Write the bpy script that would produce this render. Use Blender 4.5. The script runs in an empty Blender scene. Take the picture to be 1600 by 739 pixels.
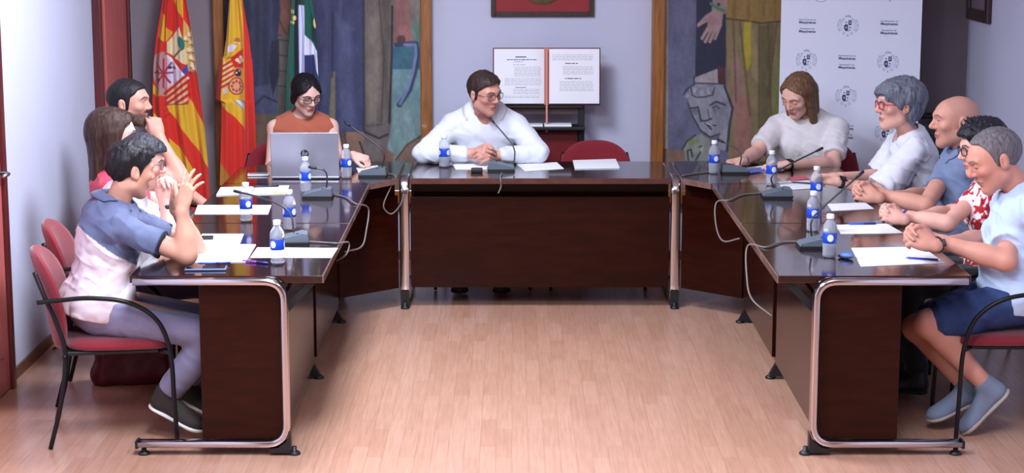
import bpy, bmesh, math, random
import numpy as np
from mathutils import Vector, Matrix
from mathutils.bvhtree import BVHTree
random.seed(7)
RNG = np.random.RandomState(11)
COL = bpy.context.scene.collection
PI = math.pi
f32 = np.float32

# ------------------------------------------------------------------ camera
CF, CTH, CH = 3000.0, 0.173, 2.235           # focal length in px of a 1600 px wide frame, pitch, height
_fw = np.array([0, math.cos(CTH), -math.sin(CTH)]); _up = np.array([0, math.sin(CTH), math.cos(CTH)])
def _ray(px, py): return _fw + np.array([1.0, 0, 0])*(px-800)/CF + _up*(369.5-py)/CF
def atY(px, py, y):
    d = _ray(px, py); t = y/d[1]; return np.array([d[0]*t, y, CH+d[2]*t])
def atZ(px, py, z=0.0):
    d = _ray(px, py); t = (z-CH)/d[2]; return np.array([d[0]*t, d[1]*t, z])
def atX(px, py, x):
    d = _ray(px, py); t = x/d[0]; return np.array([x, d[1]*t, CH+d[2]*t])

# ------------------------------------------------------------------ materials
def lin(c):
    c = np.asarray(c, float)/255.0
    return np.where(c <= 0.04045, c/12.92, ((c+0.055)/1.055)**2.4)
MATS = {}
def mat(name, rgb=(200,200,200), rough=0.6, metal=0.0, spec=0.5, coat=0.0, vcol=False, bump=None, bump_scale=200, noise=0.0,
        noise_scale=8.0, trans=0.0, ior=1.45, emit=None, estr=1.0, sheen=0.0, alpha=1.0, stretch=None, coat_rough=0.05, sss=0.0):
    if name in MATS: return MATS[name]
    m = bpy.data.materials.new(name); m.use_nodes = True
    nt = m.node_tree; b = nt.nodes['Principled BSDF']
    c = lin(rgb)
    b.inputs['Base Color'].default_value = (*c, 1)
    b.inputs['Roughness'].default_value = rough; b.inputs['Metallic'].default_value = metal
    b.inputs['Specular IOR Level'].default_value = spec
    b.inputs['Coat Weight'].default_value = coat; b.inputs['Coat Roughness'].default_value = coat_rough
    b.inputs['Transmission Weight'].default_value = trans; b.inputs['IOR'].default_value = ior
    b.inputs['Sheen Weight'].default_value = sheen; b.inputs['Alpha'].default_value = alpha
    if sss:
        b.inputs['Subsurface Weight'].default_value = sss; b.inputs['Subsurface Radius'].default_value = (0.012,0.005,0.003)
    if emit is not None:
        b.inputs['Emission Color'].default_value = (*lin(emit), 1); b.inputs['Emission Strength'].default_value = estr
    out = None
    if vcol:
        a = nt.nodes.new('ShaderNodeVertexColor'); a.layer_name = 'Col'; out = a.outputs['Color']
    tc = None
    def coords():
        t = nt.nodes.new('ShaderNodeTexCoord'); s = t.outputs['Object']
        if stretch:
            mp = nt.nodes.new('ShaderNodeMapping'); mp.inputs['Scale'].default_value = stretch
            nt.links.new(s, mp.inputs['Vector']); s = mp.outputs['Vector']
        return s
    if noise:
        tc = coords(); n = nt.nodes.new('ShaderNodeTexNoise'); n.inputs['Scale'].default_value = noise_scale; n.inputs['Detail'].default_value = 5
        nt.links.new(tc, n.inputs['Vector'])
        mx = nt.nodes.new('ShaderNodeMix'); mx.data_type = 'RGBA'; mx.blend_type = 'MULTIPLY'; mx.inputs['Factor'].default_value = 1
        rp = nt.nodes.new('ShaderNodeMapRange'); rp.inputs['From Min'].default_value = .3; rp.inputs['From Max'].default_value = .7
        rp.inputs['To Min'].default_value = 1-noise; rp.inputs['To Max'].default_value = 1+noise*.5
        nt.links.new(n.outputs['Fac'], rp.inputs['Value'])
        if out is not None: nt.links.new(out, mx.inputs['A'])
        else: mx.inputs['A'].default_value = (*c, 1)
        nt.links.new(rp.outputs['Result'], mx.inputs['B']); out = mx.outputs['Result']
    if out is not None: nt.links.new(out, b.inputs['Base Color'])
    if bump:
        tc = tc or coords()
        n2 = nt.nodes.new('ShaderNodeTexNoise'); n2.inputs['Scale'].default_value = bump_scale; n2.inputs['Detail'].default_value = 3
        nt.links.new(tc, n2.inputs['Vector'])
        bp = nt.nodes.new('ShaderNodeBump'); bp.inputs['Strength'].default_value = bump; bp.inputs['Distance'].default_value = .002
        nt.links.new(n2.outputs['Fac'], bp.inputs['Height']); nt.links.new(bp.outputs['Normal'], b.inputs['Normal'])
    MATS[name] = m
    return m

def thin_glass(name, refl=.06):
    m = bpy.data.materials.new(name); m.use_nodes = True; nt = m.node_tree; nt.nodes.remove(nt.nodes['Principled BSDF']); out = nt.nodes['Material Output']
    t = nt.nodes.new('ShaderNodeBsdfTransparent'); t.inputs['Color'].default_value = (.97,.97,.98,1); g = nt.nodes.new('ShaderNodeBsdfGlossy'); g.inputs['Roughness'].default_value = .03
    x = nt.nodes.new('ShaderNodeMixShader'); x.inputs['Fac'].default_value = refl; nt.links.new(t.outputs[0], x.inputs[1]); nt.links.new(g.outputs[0], x.inputs[2]); nt.links.new(x.outputs[0], out.inputs['Surface']); return m
def wood(name, c1, c2, rough=0.25, coat=0.3, scale=(2.0, 18.0, 18.0), spec=0.5, coat_rough=.06):
    """streaky wood; scale is the stretch of the noise in object space"""
    if name in MATS: return MATS[name]
    m = bpy.data.materials.new(name); m.use_nodes = True; nt = m.node_tree; b = nt.nodes['Principled BSDF']
    t = nt.nodes.new('ShaderNodeTexCoord'); mp = nt.nodes.new('ShaderNodeMapping'); mp.inputs['Scale'].default_value = scale
    nt.links.new(t.outputs['Object'], mp.inputs['Vector'])
    n = nt.nodes.new('ShaderNodeTexNoise'); n.inputs['Scale'].default_value = 3; n.inputs['Detail'].default_value = 6; n.inputs['Distortion'].default_value = .6
    nt.links.new(mp.outputs['Vector'], n.inputs['Vector'])
    r = nt.nodes.new('ShaderNodeValToRGB'); e = r.color_ramp.elements
    e[0].position = .3; e[0].color = (*lin(c1), 1); e[1].position = .72; e[1].color = (*lin(c2), 1)
    nt.links.new(n.outputs['Fac'], r.inputs['Fac']); nt.links.new(r.outputs['Color'], b.inputs['Base Color'])
    b.inputs['Roughness'].default_value = rough; b.inputs['Coat Weight'].default_value = coat; b.inputs['Coat Roughness'].default_value = coat_rough
    b.inputs['Specular IOR Level'].default_value = spec
    MATS[name] = m; return m

# ------------------------------------------------------------------ object helpers
def link(name, me, parent=None, material=None, smooth=None):
    o = bpy.data.objects.new(name, me); COL.objects.link(o)
    if parent is not None: o.parent = parent
    if material is not None and me is not None:
        for mm in (material if isinstance(material, (list, tuple)) else [material]): me.materials.append(mm)
    if smooth is not None and me is not None:
        for p in me.polygons: p.use_smooth = bool(smooth)
    return o
def tag(o, label=None, cat=None, group=None, kind=None):
    if label: o['label'] = label
    if cat: o['category'] = cat
    if group: o['group'] = group
    if kind: o['kind'] = kind
    return o
def empty(name, loc=(0,0,0), rz=0.0, label=None, cat=None, group=None):
    o = bpy.data.objects.new(name, None); COL.objects.link(o); o.location = loc; o.rotation_euler = (0,0,rz); o.empty_display_size = .1
    return tag(o, label, cat, group)
def copy_tree(o, parent=None):
    c = o.copy(); COL.objects.link(c)
    if parent is not None: c.parent = parent
    for ch in list(o.children): copy_tree(ch, c)
    return c

class MB:
    """gathers shapes into one mesh"""
    def __init__(s): s.v = []; s.f = []; s.m = []; s.sm = []; s.cur = 0
    def add(s, vs, fs, smooth=False):
        n = len(s.v); s.v += [tuple(map(float, v)) for v in vs]
        for f in fs: s.f.append([i+n for i in f]); s.m.append(s.cur); s.sm.append(smooth)
        return s
    def box(s, lo, hi, bev=0.0, M=None):
        lo = np.array(lo, float); hi = np.array(hi, float); lo, hi = np.minimum(lo, hi), np.maximum(lo, hi)
        bev = min(bev, *( (hi-lo)*.49 ))
        if bev <= 0:
            vs = [(x,y,z) for x in (lo[0],hi[0]) for y in (lo[1],hi[1]) for z in (lo[2],hi[2])]
            fs = [(0,1,3,2),(4,6,7,5),(0,4,5,1),(2,3,7,6),(0,2,6,4),(1,5,7,3)]
            if M is not None: vs = [M @ Vector(v) for v in vs]
            return s.add(vs, fs)
        bm = bmesh.new(); bmesh.ops.create_cube(bm, size=1)
        for v in bm.verts: v.co = Vector([(lo[i]+hi[i])/2 + v.co[i]*(hi[i]-lo[i]) for i in range(3)])
        bmesh.ops.bevel(bm, geom=list(bm.edges), offset=bev, segments=2, profile=.5, affect='EDGES')
        s.bm(bm, M); return s
    def bm(s, bm, M=None, smooth=False):
        bm.verts.index_update()
        s.add([(M @ v.co) if M is not None else v.co for v in bm.verts], [[v.index for v in f.verts] for f in bm.faces], smooth); bm.free(); return s
    def prism(s, pts, z0, z1, M=None):
        """polygon in XY between z0 and z1"""
        n = len(pts)
        a = sum(pts[i][0]*pts[(i+1)%n][1]-pts[(i+1)%n][0]*pts[i][1] for i in range(n))
        if a < 0: pts = pts[::-1]
        vs = [(x,y,z0) for x,y in pts]+[(x,y,z1) for x,y in pts]
        if M is not None: vs = [M @ Vector(v) for v in vs]
        fs = [list(range(n))[::-1], list(range(n,2*n))]+[(i,(i+1)%n,n+(i+1)%n,n+i) for i in range(n)]
        return s.add(vs, fs)
    def tube(s, pts, r, n=10, closed=False, flat=None, cap=True):
        """swept tube; r a number or one per point; flat=(a,b) makes an oval of half widths a (in-plane) x b (binormal 'up' axis)"""
        P = [np.array(p, float) for p in pts]; m = len(P)
        rs = r if hasattr(r, '__len__') else [r]*m
        T = []
        for i in range(m):
            a = P[(i-1)%m] if (closed or i>0) else P[i]; b = P[(i+1)%m] if (closed or i<m-1) else P[i]
            t = b-a; T.append(t/(np.linalg.norm(t)+1e-12))
        ref = np.array(flat[2], float) if flat is not None else np.array([0,0,1.0]) if abs(T[0][2])<.9 else np.array([1.0,0,0])
        N = ref-T[0]*(ref@T[0]); N /= np.linalg.norm(N); vs = []
        for i in range(m):
            if flat is not None:
                N = ref-T[i]*(ref@T[i])
            else: N = N-T[i]*(N@T[i])
            N = N/(np.linalg.norm(N)+1e-12); B = np.cross(T[i], N)
            for j in range(n):
                a = 2*PI*j/n
                if flat is not None:
                    ca, sa = math.cos(a), math.sin(a); e = .45
                    vs.append(P[i]+N*flat[0]*math.copysign(abs(ca)**e, ca)+B*flat[1]*math.copysign(abs(sa)**e, sa))
                else: vs.append(P[i]+(N*math.cos(a)+B*math.sin(a))*rs[i])
        fs = []
        for i in range(m if closed else m-1):
            k = (i+1)%m
            for j in range(n): fs.append((i*n+j, i*n+(j+1)%n, k*n+(j+1)%n, k*n+j))
        if cap and not closed: fs.append(list(range(n))[::-1]); fs.append([ (m-1)*n+j for j in range(n)])
        return s.add(vs, fs, True)
    def lathe(s, prof, n=20, M=None, smooth=True):
        vs = []; m = len(prof)
        for r_, z in prof:
            for j in range(n): a = 2*PI*j/n; vs.append((r_*math.cos(a), r_*math.sin(a), z))
        if M is not None: vs = [M @ Vector(v) for v in vs]
        fs = []
        for i in range(m-1):
            for j in range(n): fs.append((i*n+j, i*n+(j+1)%n, (i+1)*n+(j+1)%n, (i+1)*n+j))
        if prof[0][0] > 1e-6: fs.append(list(range(n))[::-1])
        if prof[-1][0] > 1e-6: fs.append([(m-1)*n+j for j in range(n)])
        return s.add(vs, fs, smooth)
    def ball(s, c, r, n=12, R=None):
        r = np.array(r if hasattr(r, '__len__') else (r,r,r), float); prof = []; vs = []; k = n//2
        for i in range(k+1):
            a = PI*i/k
            for j in range(n):
                b = 2*PI*j/n; p = np.array([math.sin(a)*math.cos(b), math.sin(a)*math.sin(b), math.cos(a)])*r
                if R is not None: p = np.array(R) @ p
                vs.append(np.array(c)+p)
        fs = []
        for i in range(k):
            for j in range(n): fs.append((i*n+j, (i+1)*n+j, (i+1)*n+(j+1)%n, i*n+(j+1)%n))
        return s.add(vs, fs, True)
    def mesh(s, name='m'):
        me = bpy.data.meshes.new(name); me.from_pydata(s.v, [], s.f); me.validate(clean_customdata=False)
        if len(me.polygons) == len(s.f):
            me.polygons.foreach_set('material_index', s.m); me.polygons.foreach_set('use_smooth', s.sm)
        me.update(); return me
    def build(s, name, material, parent=None, label=None, cat=None, group=None, kind=None):
        o = link(name, s.mesh(name), parent, material)
        return tag(o, label, cat, group, kind)

def bez(pts, n=12):
    """smooth curve through points (Catmull-Rom)"""
    P = [np.array(p, float) for p in pts]; P = [2*P[0]-P[1]]+P+[2*P[-1]-P[-2]]; out = []
    for i in range(1, len(P)-2):
        for k in range(n):
            t = k/n; a, b, c, d = P[i-1], P[i], P[i+1], P[i+2]
            out.append(.5*((2*b)+(-a+c)*t+(2*a-5*b+4*c-d)*t*t+(-a+3*b-3*c+d)*t**3))
    out.append(P[-2]); return out
def fillet(pts, rad, n=6):
    P = [np.array(p, float) for p in pts]; out = [P[0]]
    for i in range(1, len(P)-1):
        a = P[i-1]-P[i]; b = P[i+1]-P[i]; la, lb = np.linalg.norm(a), np.linalg.norm(b); r_ = min(rad, la*.49, lb*.49)
        p0 = P[i]+a/la*r_; p1 = P[i]+b/lb*r_
        for k in range(n+1):
            t = k/n; out.append((1-t)**2*p0+2*t*(1-t)*P[i]+t*t*p1)
    out.append(P[-1]); return out
def set_col(me, rgb):
    """rgb: (nverts,3) linear"""
    a = me.color_attributes.new('Col', 'FLOAT_COLOR', 'POINT')
    c = np.ones((len(me.vertices), 4), f32); c[:, :3] = rgb; a.data.foreach_set('color', c.ravel())
def grid_mesh(name, nu, nv, P, C=None, parent=None, material=None, back=None, smooth=True):
    """P (nv,nu,3) points, C (nv,nu,3) sRGB 0-255; back=(dx,dy,dz) adds a second skin and closes the rim"""
    V = P.reshape(-1,3); idx = np.arange(nu*nv).reshape(nv,nu)
    F = np.stack([idx[:-1,:-1], idx[1:,:-1], idx[1:,1:], idx[:-1,1:]], -1).reshape(-1,4)
    if back is not None:
        n = nu*nv; V2 = V+np.array(back); F2 = F[:, ::-1]+n
        rim = np.concatenate([idx[0,:], idx[1:,-1], idx[-1,-2::-1], idx[-2:0:-1,0]])
        r2 = np.roll(rim, -1); F3 = np.stack([rim, r2, r2+n, rim+n], -1)
        V = np.concatenate([V, V2]); F = np.concatenate([F, F2, F3])
    me = bpy.data.meshes.new(name); me.from_pydata(V.tolist(), [], F.tolist())
    if C is not None:
        c = lin(C.reshape(-1,3))
        if back is not None: c = np.concatenate([c, c])
        set_col(me, c)
    me.update()
    return link(name, me, parent, material, smooth)

# ------------------------------------------------------------------ painting on grids (pictures, cloth patterns)
class Paint:
    """a raster in picture units; colours sRGB"""
    def __init__(s, x0, y0, x1, y1, step, base):
        s.nx = int(round((x1-x0)/step))+1; s.ny = int(round((y1-y0)/step))+1
        s.X, s.Y = np.meshgrid(np.linspace(x0,x1,s.nx), np.linspace(y0,y1,s.ny)); s.step = step
        s.C = np.empty((s.ny, s.nx, 3)); s.C[:] = base
    def mask_poly(s, pts, soft=1.0):
        x, y = s.X, s.Y; inside = np.zeros(x.shape, bool); d2 = np.full(x.shape, 1e18); n = len(pts)
        for i in range(n):
            x1, y1 = pts[i]; x2, y2 = pts[(i+1)%n]
            if y1 != y2:
                c = ((y1 > y) != (y2 > y)) & (x < (x2-x1)*(y-y1)/(y2-y1)+x1); inside ^= c
            ex, ey = x2-x1, y2-y1; t = np.clip(((x-x1)*ex+(y-y1)*ey)/(ex*ex+ey*ey+1e-9), 0, 1)
            d2 = np.minimum(d2, (x-x1-t*ex)**2+(y-y1-t*ey)**2)
        d = np.sqrt(d2)*np.where(inside, -1, 1)
        return np.clip(.5-d/soft, 0, 1)
    def blend(s, m, col, op=1.0):
        m = (m*op)[..., None]; s.C = s.C*(1-m)+np.array(col, float)*m
    def poly(s, pts, col, soft=1.0, op=1.0): s.blend(s.mask_poly(pts, soft), col, op); return s
    def ell(s, cx, cy, rx, ry, col, soft=1.0, op=1.0, rot=0.0):
        c, sn = math.cos(rot), math.sin(rot); u = (s.X-cx)*c+(s.Y-cy)*sn; v = -(s.X-cx)*sn+(s.Y-cy)*c
        d = (np.sqrt((u/rx)**2+(v/ry)**2)-1)*min(rx, ry); s.blend(np.clip(.5-d/soft, 0, 1), col, op); return s
    def line(s, pts, w, col, soft=1.0, op=1.0):
        d2 = np.full(s.X.shape, 1e18)
        for (x1,y1),(x2,y2) in zip(pts[:-1], pts[1:]):
            ex, ey = x2-x1, y2-y1; t = np.clip(((s.X-x1)*ex+(s.Y-y1)*ey)/(ex*ex+ey*ey+1e-9), 0, 1)
            d2 = np.minimum(d2, (s.X-x1-t*ex)**2+(s.Y-y1-t*ey)**2)
        s.blend(np.clip(.5-(np.sqrt(d2)-w/2)/soft, 0, 1), col, op); return s
    def mottle(s, amp, sx, sy, seed=0):
        n = vnoise(np.stack([s.X/sx+seed*7.3, s.Y/sy, np.full(s.X.shape, seed*3.1)], -1).reshape(-1,3).astype(f32)).reshape(s.X.shape)
        s.C *= (1+amp*n)[..., None]; s.C = np.clip(s.C, 0, 255); return s

def vnoise(p):
    """smooth value noise in -1..1 at points (N,3)"""
    i = np.floor(p).astype(np.int64); f = (p-i).astype(f32); u = f*f*(3-2*f)
    def h(a, b, c):
        n = (a*374761393+b*668265263+c*2147483647*7+c*1274126177) & 0x7fffffff
        n = ((n ^ (n >> 13))*1274126177) & 0x7fffffff
        return ((n ^ (n >> 16)) & 0xffff).astype(f32)/32767.5-1
    x, y, z = i[:,0], i[:,1], i[:,2]; r = 0
    for dx in (0,1):
        wx = u[:,0] if dx else 1-u[:,0]
        for dy in (0,1):
            wy = u[:,1] if dy else 1-u[:,1]
            for dz in (0,1):
                wz = u[:,2] if dz else 1-u[:,2]
                r = r+wx*wy*wz*h(x+dx, y+dy, z+dz)
    return r

# ------------------------------------------------------------------ implicit surfaces (bodies, clothes, hair, shoes)
def smin(a, b, k):
    if k <= 0: return np.minimum(a, b)
    h = np.maximum(k-np.abs(a-b), 0)/k; return np.minimum(a, b)-h*h*k*.25
def smax(a, b, k): return -smin(-a, -b, k)
def A3(p): return np.asarray(p, dtype=f32)
def cap(a, b, ra, rb=None, k=.02, op='+', flat=None):
    rb = ra if rb is None else rb; a = A3(a); b = A3(b); ba = b-a; L2 = float(ba@ba)+1e-12
    fl = None if flat is None else (A3(flat[0])/np.linalg.norm(flat[0]), f32(1/flat[1]-1))
    def fn(P):
        q = P-a; t = np.clip((q@ba)/L2, 0, 1); q = q-t[:,None]*ba
        if fl is not None: q = q+np.outer((q@fl[0])*fl[1], fl[0])
        return np.sqrt((q*q).sum(1))-(ra+(rb-ra)*t)
    return (op, k, (a+b)/2, float(np.linalg.norm(ba))/2+max(ra,rb), fn)
def ell(c, r, k=.02, op='+', R=None):
    c = A3(c); r = A3(r); Rm = None if R is None else A3(R)
    def fn(P):
        q = P-c
        if Rm is not None: q = q@Rm
        k0 = np.sqrt(((q/r)**2).sum(1)); k1 = np.sqrt(((q/(r*r))**2).sum(1))+1e-9
        return k0*(k0-1)/k1
    return (op, k, c, float(r.max()), fn)
def rbox(c, half, rnd=.005, k=.01, op='+', R=None):
    c = A3(c); half = A3(half); Rm = None if R is None else A3(R)
    def fn(P):
        q = P-c
        if Rm is not None: q = q@Rm
        q = np.abs(q)-half+rnd
        return np.sqrt((np.maximum(q,0)**2).sum(1))+np.minimum(q.max(1),0)-rnd
    return (op, k, c, float(np.linalg.norm(half)), fn)
def ccone(a, b, ra, rb, k=.02, op='+', flat=None, rnd=.006):
    a = A3(a); b = A3(b); ba = b-a; L = float(np.linalg.norm(ba)); u = ba/L
    fl = None if flat is None else (A3(flat[0])/np.linalg.norm(flat[0]), f32(1/flat[1]-1))
    def fn(P):
        q = P-a; s = q@u; t = np.clip(s/L, 0, 1); w = q-s[:,None]*u
        if fl is not None: w = w+np.outer((w@fl[0])*fl[1], fl[0])
        rad = np.sqrt((w*w).sum(1))-(ra+(rb-ra)*t); ax = np.abs(s-L/2)-L/2
        return smax(rad, ax, rnd)
    return (op, k, (a+b)/2, L/2+max(ra,rb), fn)
def func(fn, c, r, k=.0, op='&'): return (op, k, A3(c), r, fn)

def evalp(prims, P, c=None, rad=0.0):
    d = np.full(len(P), 1.0, f32)
    for op, k, pc, pr, fn in prims:
        if op in '+-' and c is not None and np.linalg.norm(pc-c)-pr > rad+k+.02: continue
        v = fn(P)
        if op == '+': d = smin(d, v, k)
        elif op == '-': d = smax(d, -v, k)
        elif op == '&': d = smax(d, v, k)
        elif op == 'n': d = d+v
    return d
_B = 14
def sdf_mesh(name, prims, h, color=None, relax=1):
    adds = [p for p in prims if p[0] == '+']
    lo = np.min([p[2]-p[3] for p in adds], 0)-.02; hi = np.max([p[2]+p[3] for p in adds], 0)+.02
    s = _B*h; nb = np.ceil((hi-lo)/s).astype(int)
    bc = np.stack(np.meshgrid(*[np.arange(n) for n in nb], indexing='ij'), -1).reshape(-1,3)
    cen = (lo+(bc+.5)*s).astype(f32)
    d0 = evalp(prims, cen); keep = np.abs(d0) < s*.87*1.35+.012
    loc = np.stack(np.meshgrid(*[np.arange(_B+1)]*3, indexing='ij'), -1).reshape(-1,3)
    locw = (loc*h).astype(f32); VK = []; VP = []; EQ = []; lo32 = lo.astype(f32)
    offs = loc.reshape(_B+1,_B+1,_B+1,3)
    for b, c in zip(bc[keep], cen[keep]):
        P = locw+(lo32+b.astype(f32)*f32(s))
        d = evalp(prims, P, c, s*.87)
        if d.min() > 0 or d.max() < 0: continue
        D = d.reshape(_B+1,_B+1,_B+1); S = D < 0
        g0 = b*_B
        acc = np.zeros((_B,_B,_B,3), f32); cnt = np.zeros((_B,_B,_B), f32)
        for ax in range(3):
            sl0 = [slice(None)]*3; sl1 = [slice(None)]*3; sl0[ax] = slice(0,_B); sl1[ax] = slice(1,_B+1)
            A_, B_ = D[tuple(sl0)], D[tuple(sl1)]; X = S[tuple(sl0)] != S[tuple(sl1)]
            t = np.where(X, A_/(A_-B_+1e-12), 0).astype(f32); X = X.astype(f32)
            o1, o2 = [(1,2),(0,2),(0,1)][ax]
            for i in (0,1):
                for j in (0,1):
                    q = [slice(None)]*3; q[o1] = slice(i,_B+i); q[o2] = slice(j,_B+j); q = tuple(q)
                    x = X[q]; cnt += x; acc[...,ax] += x*t[q]; acc[...,o1] += x*i; acc[...,o2] += x*j
            # quads: edges owned by this block (start coordinates < B in all axes)
            q = [slice(0,_B)]*3; q = tuple(q); Xo = X[q] > 0
            e = np.argwhere(Xo)
            if len(e):
                flip = S[tuple(sl0)][q][Xo]
                EQ.append(np.concatenate([e+g0, np.full((len(e),1), ax), flip[:,None]], 1))
        m = cnt > 0
        if m.any():
            e = np.argwhere(m); VK.append(e+g0); VP.append((e+g0)*h+(acc[m]/cnt[m][:,None])*h+lo)
    VK = np.concatenate(VK); VP = np.concatenate(VP); EQ = np.concatenate(EQ)
    key = lambda a: (a[:,0]+8)*(1<<40)+(a[:,1]+8)*(1<<20)+(a[:,2]+8)
    k = key(VK); o = np.argsort(k); k = k[o]; VP = VP[o]
    k, ui = np.unique(k, return_index=True); VP = VP[ui]
    quads = []
    for ax in range(3):
        E_ = EQ[EQ[:,3] == ax]
        if not len(E_): continue
        o1, o2 = [(1,2),(2,0),(0,1)][ax]; ids = []
        for (i,j) in ((0,0),(1,0),(1,1),(0,1)):
            c_ = E_[:,:3].copy(); c_[:,o1] -= i; c_[:,o2] -= j
            kk = key(c_); p = np.clip(np.searchsorted(k, kk), 0, len(k)-1); ids.append(np.where(k[p] == kk, p, -1))
        Q = np.stack(ids, 1); fl = E_[:,4].astype(bool); Q[~fl] = Q[~fl][:, ::-1]
        quads.append(Q[(Q >= 0).all(1)])
    F = np.concatenate(quads)
    for _ in range(relax):
        acc = np.zeros_like(VP); n = np.zeros(len(VP))
        for a_, b_ in ((0,1),(1,2),(2,3),(3,0)):
            np.add.at(acc, F[:,a_], VP[F[:,b_]]); np.add.at(acc, F[:,b_], VP[F[:,a_]]); np.add.at(n, F[:,a_], 1); np.add.at(n, F[:,b_], 1)
        VP = VP*.5+.5*acc/np.maximum(n,1)[:,None]
    me = bpy.data.meshes.new(name); me.vertices.add(len(VP)); me.vertices.foreach_set('co', VP.astype(f32).ravel())
    nf = len(F); me.loops.add(nf*4); me.loops.foreach_set('vertex_index', F.astype(np.int32).ravel())
    me.polygons.add(nf); me.polygons.foreach_set('loop_start', np.arange(nf, dtype=np.int32)*4)
    me.polygons.foreach_set('use_smooth', np.ones(nf, bool)); me.update(calc_edges=True)
    if color is not None: set_col(me, color(VP))
    return me
# ------------------------------------------------------------------ the room
XL, XR, YB, YF, ZC = -2.36, 2.83, 11.95, -0.8, 3.0
M_wall = mat('wall_plaster', (198,200,220), .75, bump=.15, bump_scale=60, noise=.03, noise_scale=2)
M_ceil = mat('ceiling_paint', (225,225,228), .9)
M_redw = wood('red_door_wood', (186,92,90), (204,112,106), .4, .2, (14,14,1.2))
M_reddark = wood('red_frame_wood', (74,22,24), (98,32,32), .4, .2, (14,14,1.2))
M_base = wood('baseboard_wood', (88,52,40), (112,70,52), .45, .1)

def floor_material():
    m = bpy.data.materials.new('laminate_floor'); m.use_nodes = True; nt = m.node_tree; b = nt.nodes['Principled BSDF']; L = nt.links
    t = nt.nodes.new('ShaderNodeTexCoord')
    mp = nt.nodes.new('ShaderNodeMapping'); mp.inputs['Rotation'].default_value = (0,0,PI/2); L.new(t.outputs['Object'], mp.inputs['Vector'])
    def brick(scale, mortar, w, c1, c2, off=.37):
        n = nt.nodes.new('ShaderNodeTexBrick'); n.inputs['Scale'].default_value = scale; n.inputs['Mortar Size'].default_value = mortar
        n.inputs['Brick Width'].default_value = w; n.inputs['Row Height'].default_value = .066; n.offset = off; n.squash = 1
        n.inputs['Color1'].default_value = (*lin(c1),1); n.inputs['Color2'].default_value = (*lin(c2),1); n.inputs['Mortar'].default_value = (*lin((168,123,99)),1)
        n.inputs['Bias'].default_value = 0; L.new(mp.outputs['Vector'], n.inputs['Vector']); return n
    a = brick(1, .0012, .42, (182,135,111), (192,147,123)); 
    mp2 = nt.nodes.new('ShaderNodeMapping'); mp2.inputs['Scale'].default_value = (1.6,26,26); L.new(mp.outputs['Vector'], mp2.inputs['Vector'])
    n = nt.nodes.new('ShaderNodeTexNoise'); n.inputs['Scale'].default_value = 3; n.inputs['Detail'].default_value = 5; L.new(mp2.outputs['Vector'], n.inputs['Vector'])
    rp = nt.nodes.new('ShaderNodeMapRange'); rp.inputs['From Min'].default_value = .3; rp.inputs['From Max'].default_value = .7; rp.inputs['To Min'].default_value = .86; rp.inputs['To Max'].default_value = 1.08
    L.new(n.outputs['Fac'], rp.inputs['Value'])
    mx = nt.nodes.new('ShaderNodeMix'); mx.data_type = 'RGBA'; mx.blend_type = 'MULTIPLY'; mx.inputs['Factor'].default_value = 1
    L.new(a.outputs['Color'], mx.inputs['A']); L.new(rp.outputs['Result'], mx.inputs['B']); L.new(mx.outputs['Result'], b.inputs['Base Color'])
    b.inputs['Roughness'].default_value = .30; b.inputs['Specular IOR Level'].default_value = .6; b.inputs['Coat Weight'].default_value = .35; b.inputs['Coat Roughness'].default_value = .22
    return m
M_floor = floor_material()
def slab(name, lo, hi, m): return MB().box(lo, hi).build(name, m, kind='structure')
slab('floor', (XL-.15, YF-.15, -.12), (XR+.15, YB+.15, 0), M_floor)
slab('ceiling', (XL-.15, YF-.15, ZC), (XR+.15, YB+.15, ZC+.1), M_ceil)
slab('wall_back', (-1.2, YB, 0), (1.4, YB+.12, ZC), M_wall)
M_taupe_shade = mat('taupe_shade_plaster', (146,134,140), .8, bump=.15, bump_scale=60, noise=.03, noise_scale=2)  # guessed taupe paint, with the shade of the wall's ends put into its colour
slab('wall_back_side', (XL-.15, YB, 0), (-1.2, YB+.12, ZC), M_taupe_shade); slab('wall_back_side', (1.4, YB, 0), (XR+.15, YB+.12, ZC), mat('taupe_shade_plaster_dark', (122,110,114), .8, bump=.15, bump_scale=60))  # right end darker still: the shaded corner behind the banner is painted in
slab('wall_front', (XL-.15, YF-.12, 0), (XR+.15, YF, ZC), mat('front_wall', (120,104,98), .8))
slab('wall_right', (XR, YF, 0), (XR+.12, YB, ZC), M_wall)
slab('wall_left', (XL-.12, YF, 0), (XL, YB, ZC), M_wall)
slab('baseboard_left', (XL, 8.72, 0), (XL+.012, 10.80, .055), M_base)
slab('baseboard_right', (XR-.012, YF, 0), (XR, YB, .055), M_base)
slab('baseboard_back', (XL+.012, YB-.012, 0), (XR-.012, YB, .055), M_base)
def door(name, y0, y1, h, knob_at):
    d = empty(name, (XL, (y0+y1)/2, 0)); d['kind'] = 'structure'; hw = (y1-y0)/2
    f = MB()
    for s in (-1, 1): f.box((.0, s*hw-.05*(s>0), 0), (.05, s*hw+.05*(s<0), h), .006)
    f.box((0, -hw, h), (.05, hw, h+.05), .006); f.build('door_frame', M_reddark, d)
    l = MB().box((.0, -hw+.05, .008), (.032, hw-.05, h), .003)
    for z0, z1 in ((.18,.9),(1.05,h-.15)): l.box((.03, -hw+.16, z0), (.04, hw-.16, z1), .008)
    leaf = l.build('door_leaf', M_redw, d)
    k = MB(); k.tube([(.032,knob_at,1.02),(.075,knob_at,1.02),(.085,knob_at-.02,1.02),(.085,knob_at-.11,1.02)], .009)
    k.box((.03,knob_at-.02,.96),(.037,knob_at+.02,1.1),.003); k.build('door_handle', mat('steel', (170,170,175), .3, 1.0), leaf)
door('door_1', 10.83, 11.69, 2.15, .33)
door('door_2', 7.80, 8.71, 2.15, .36)
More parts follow.
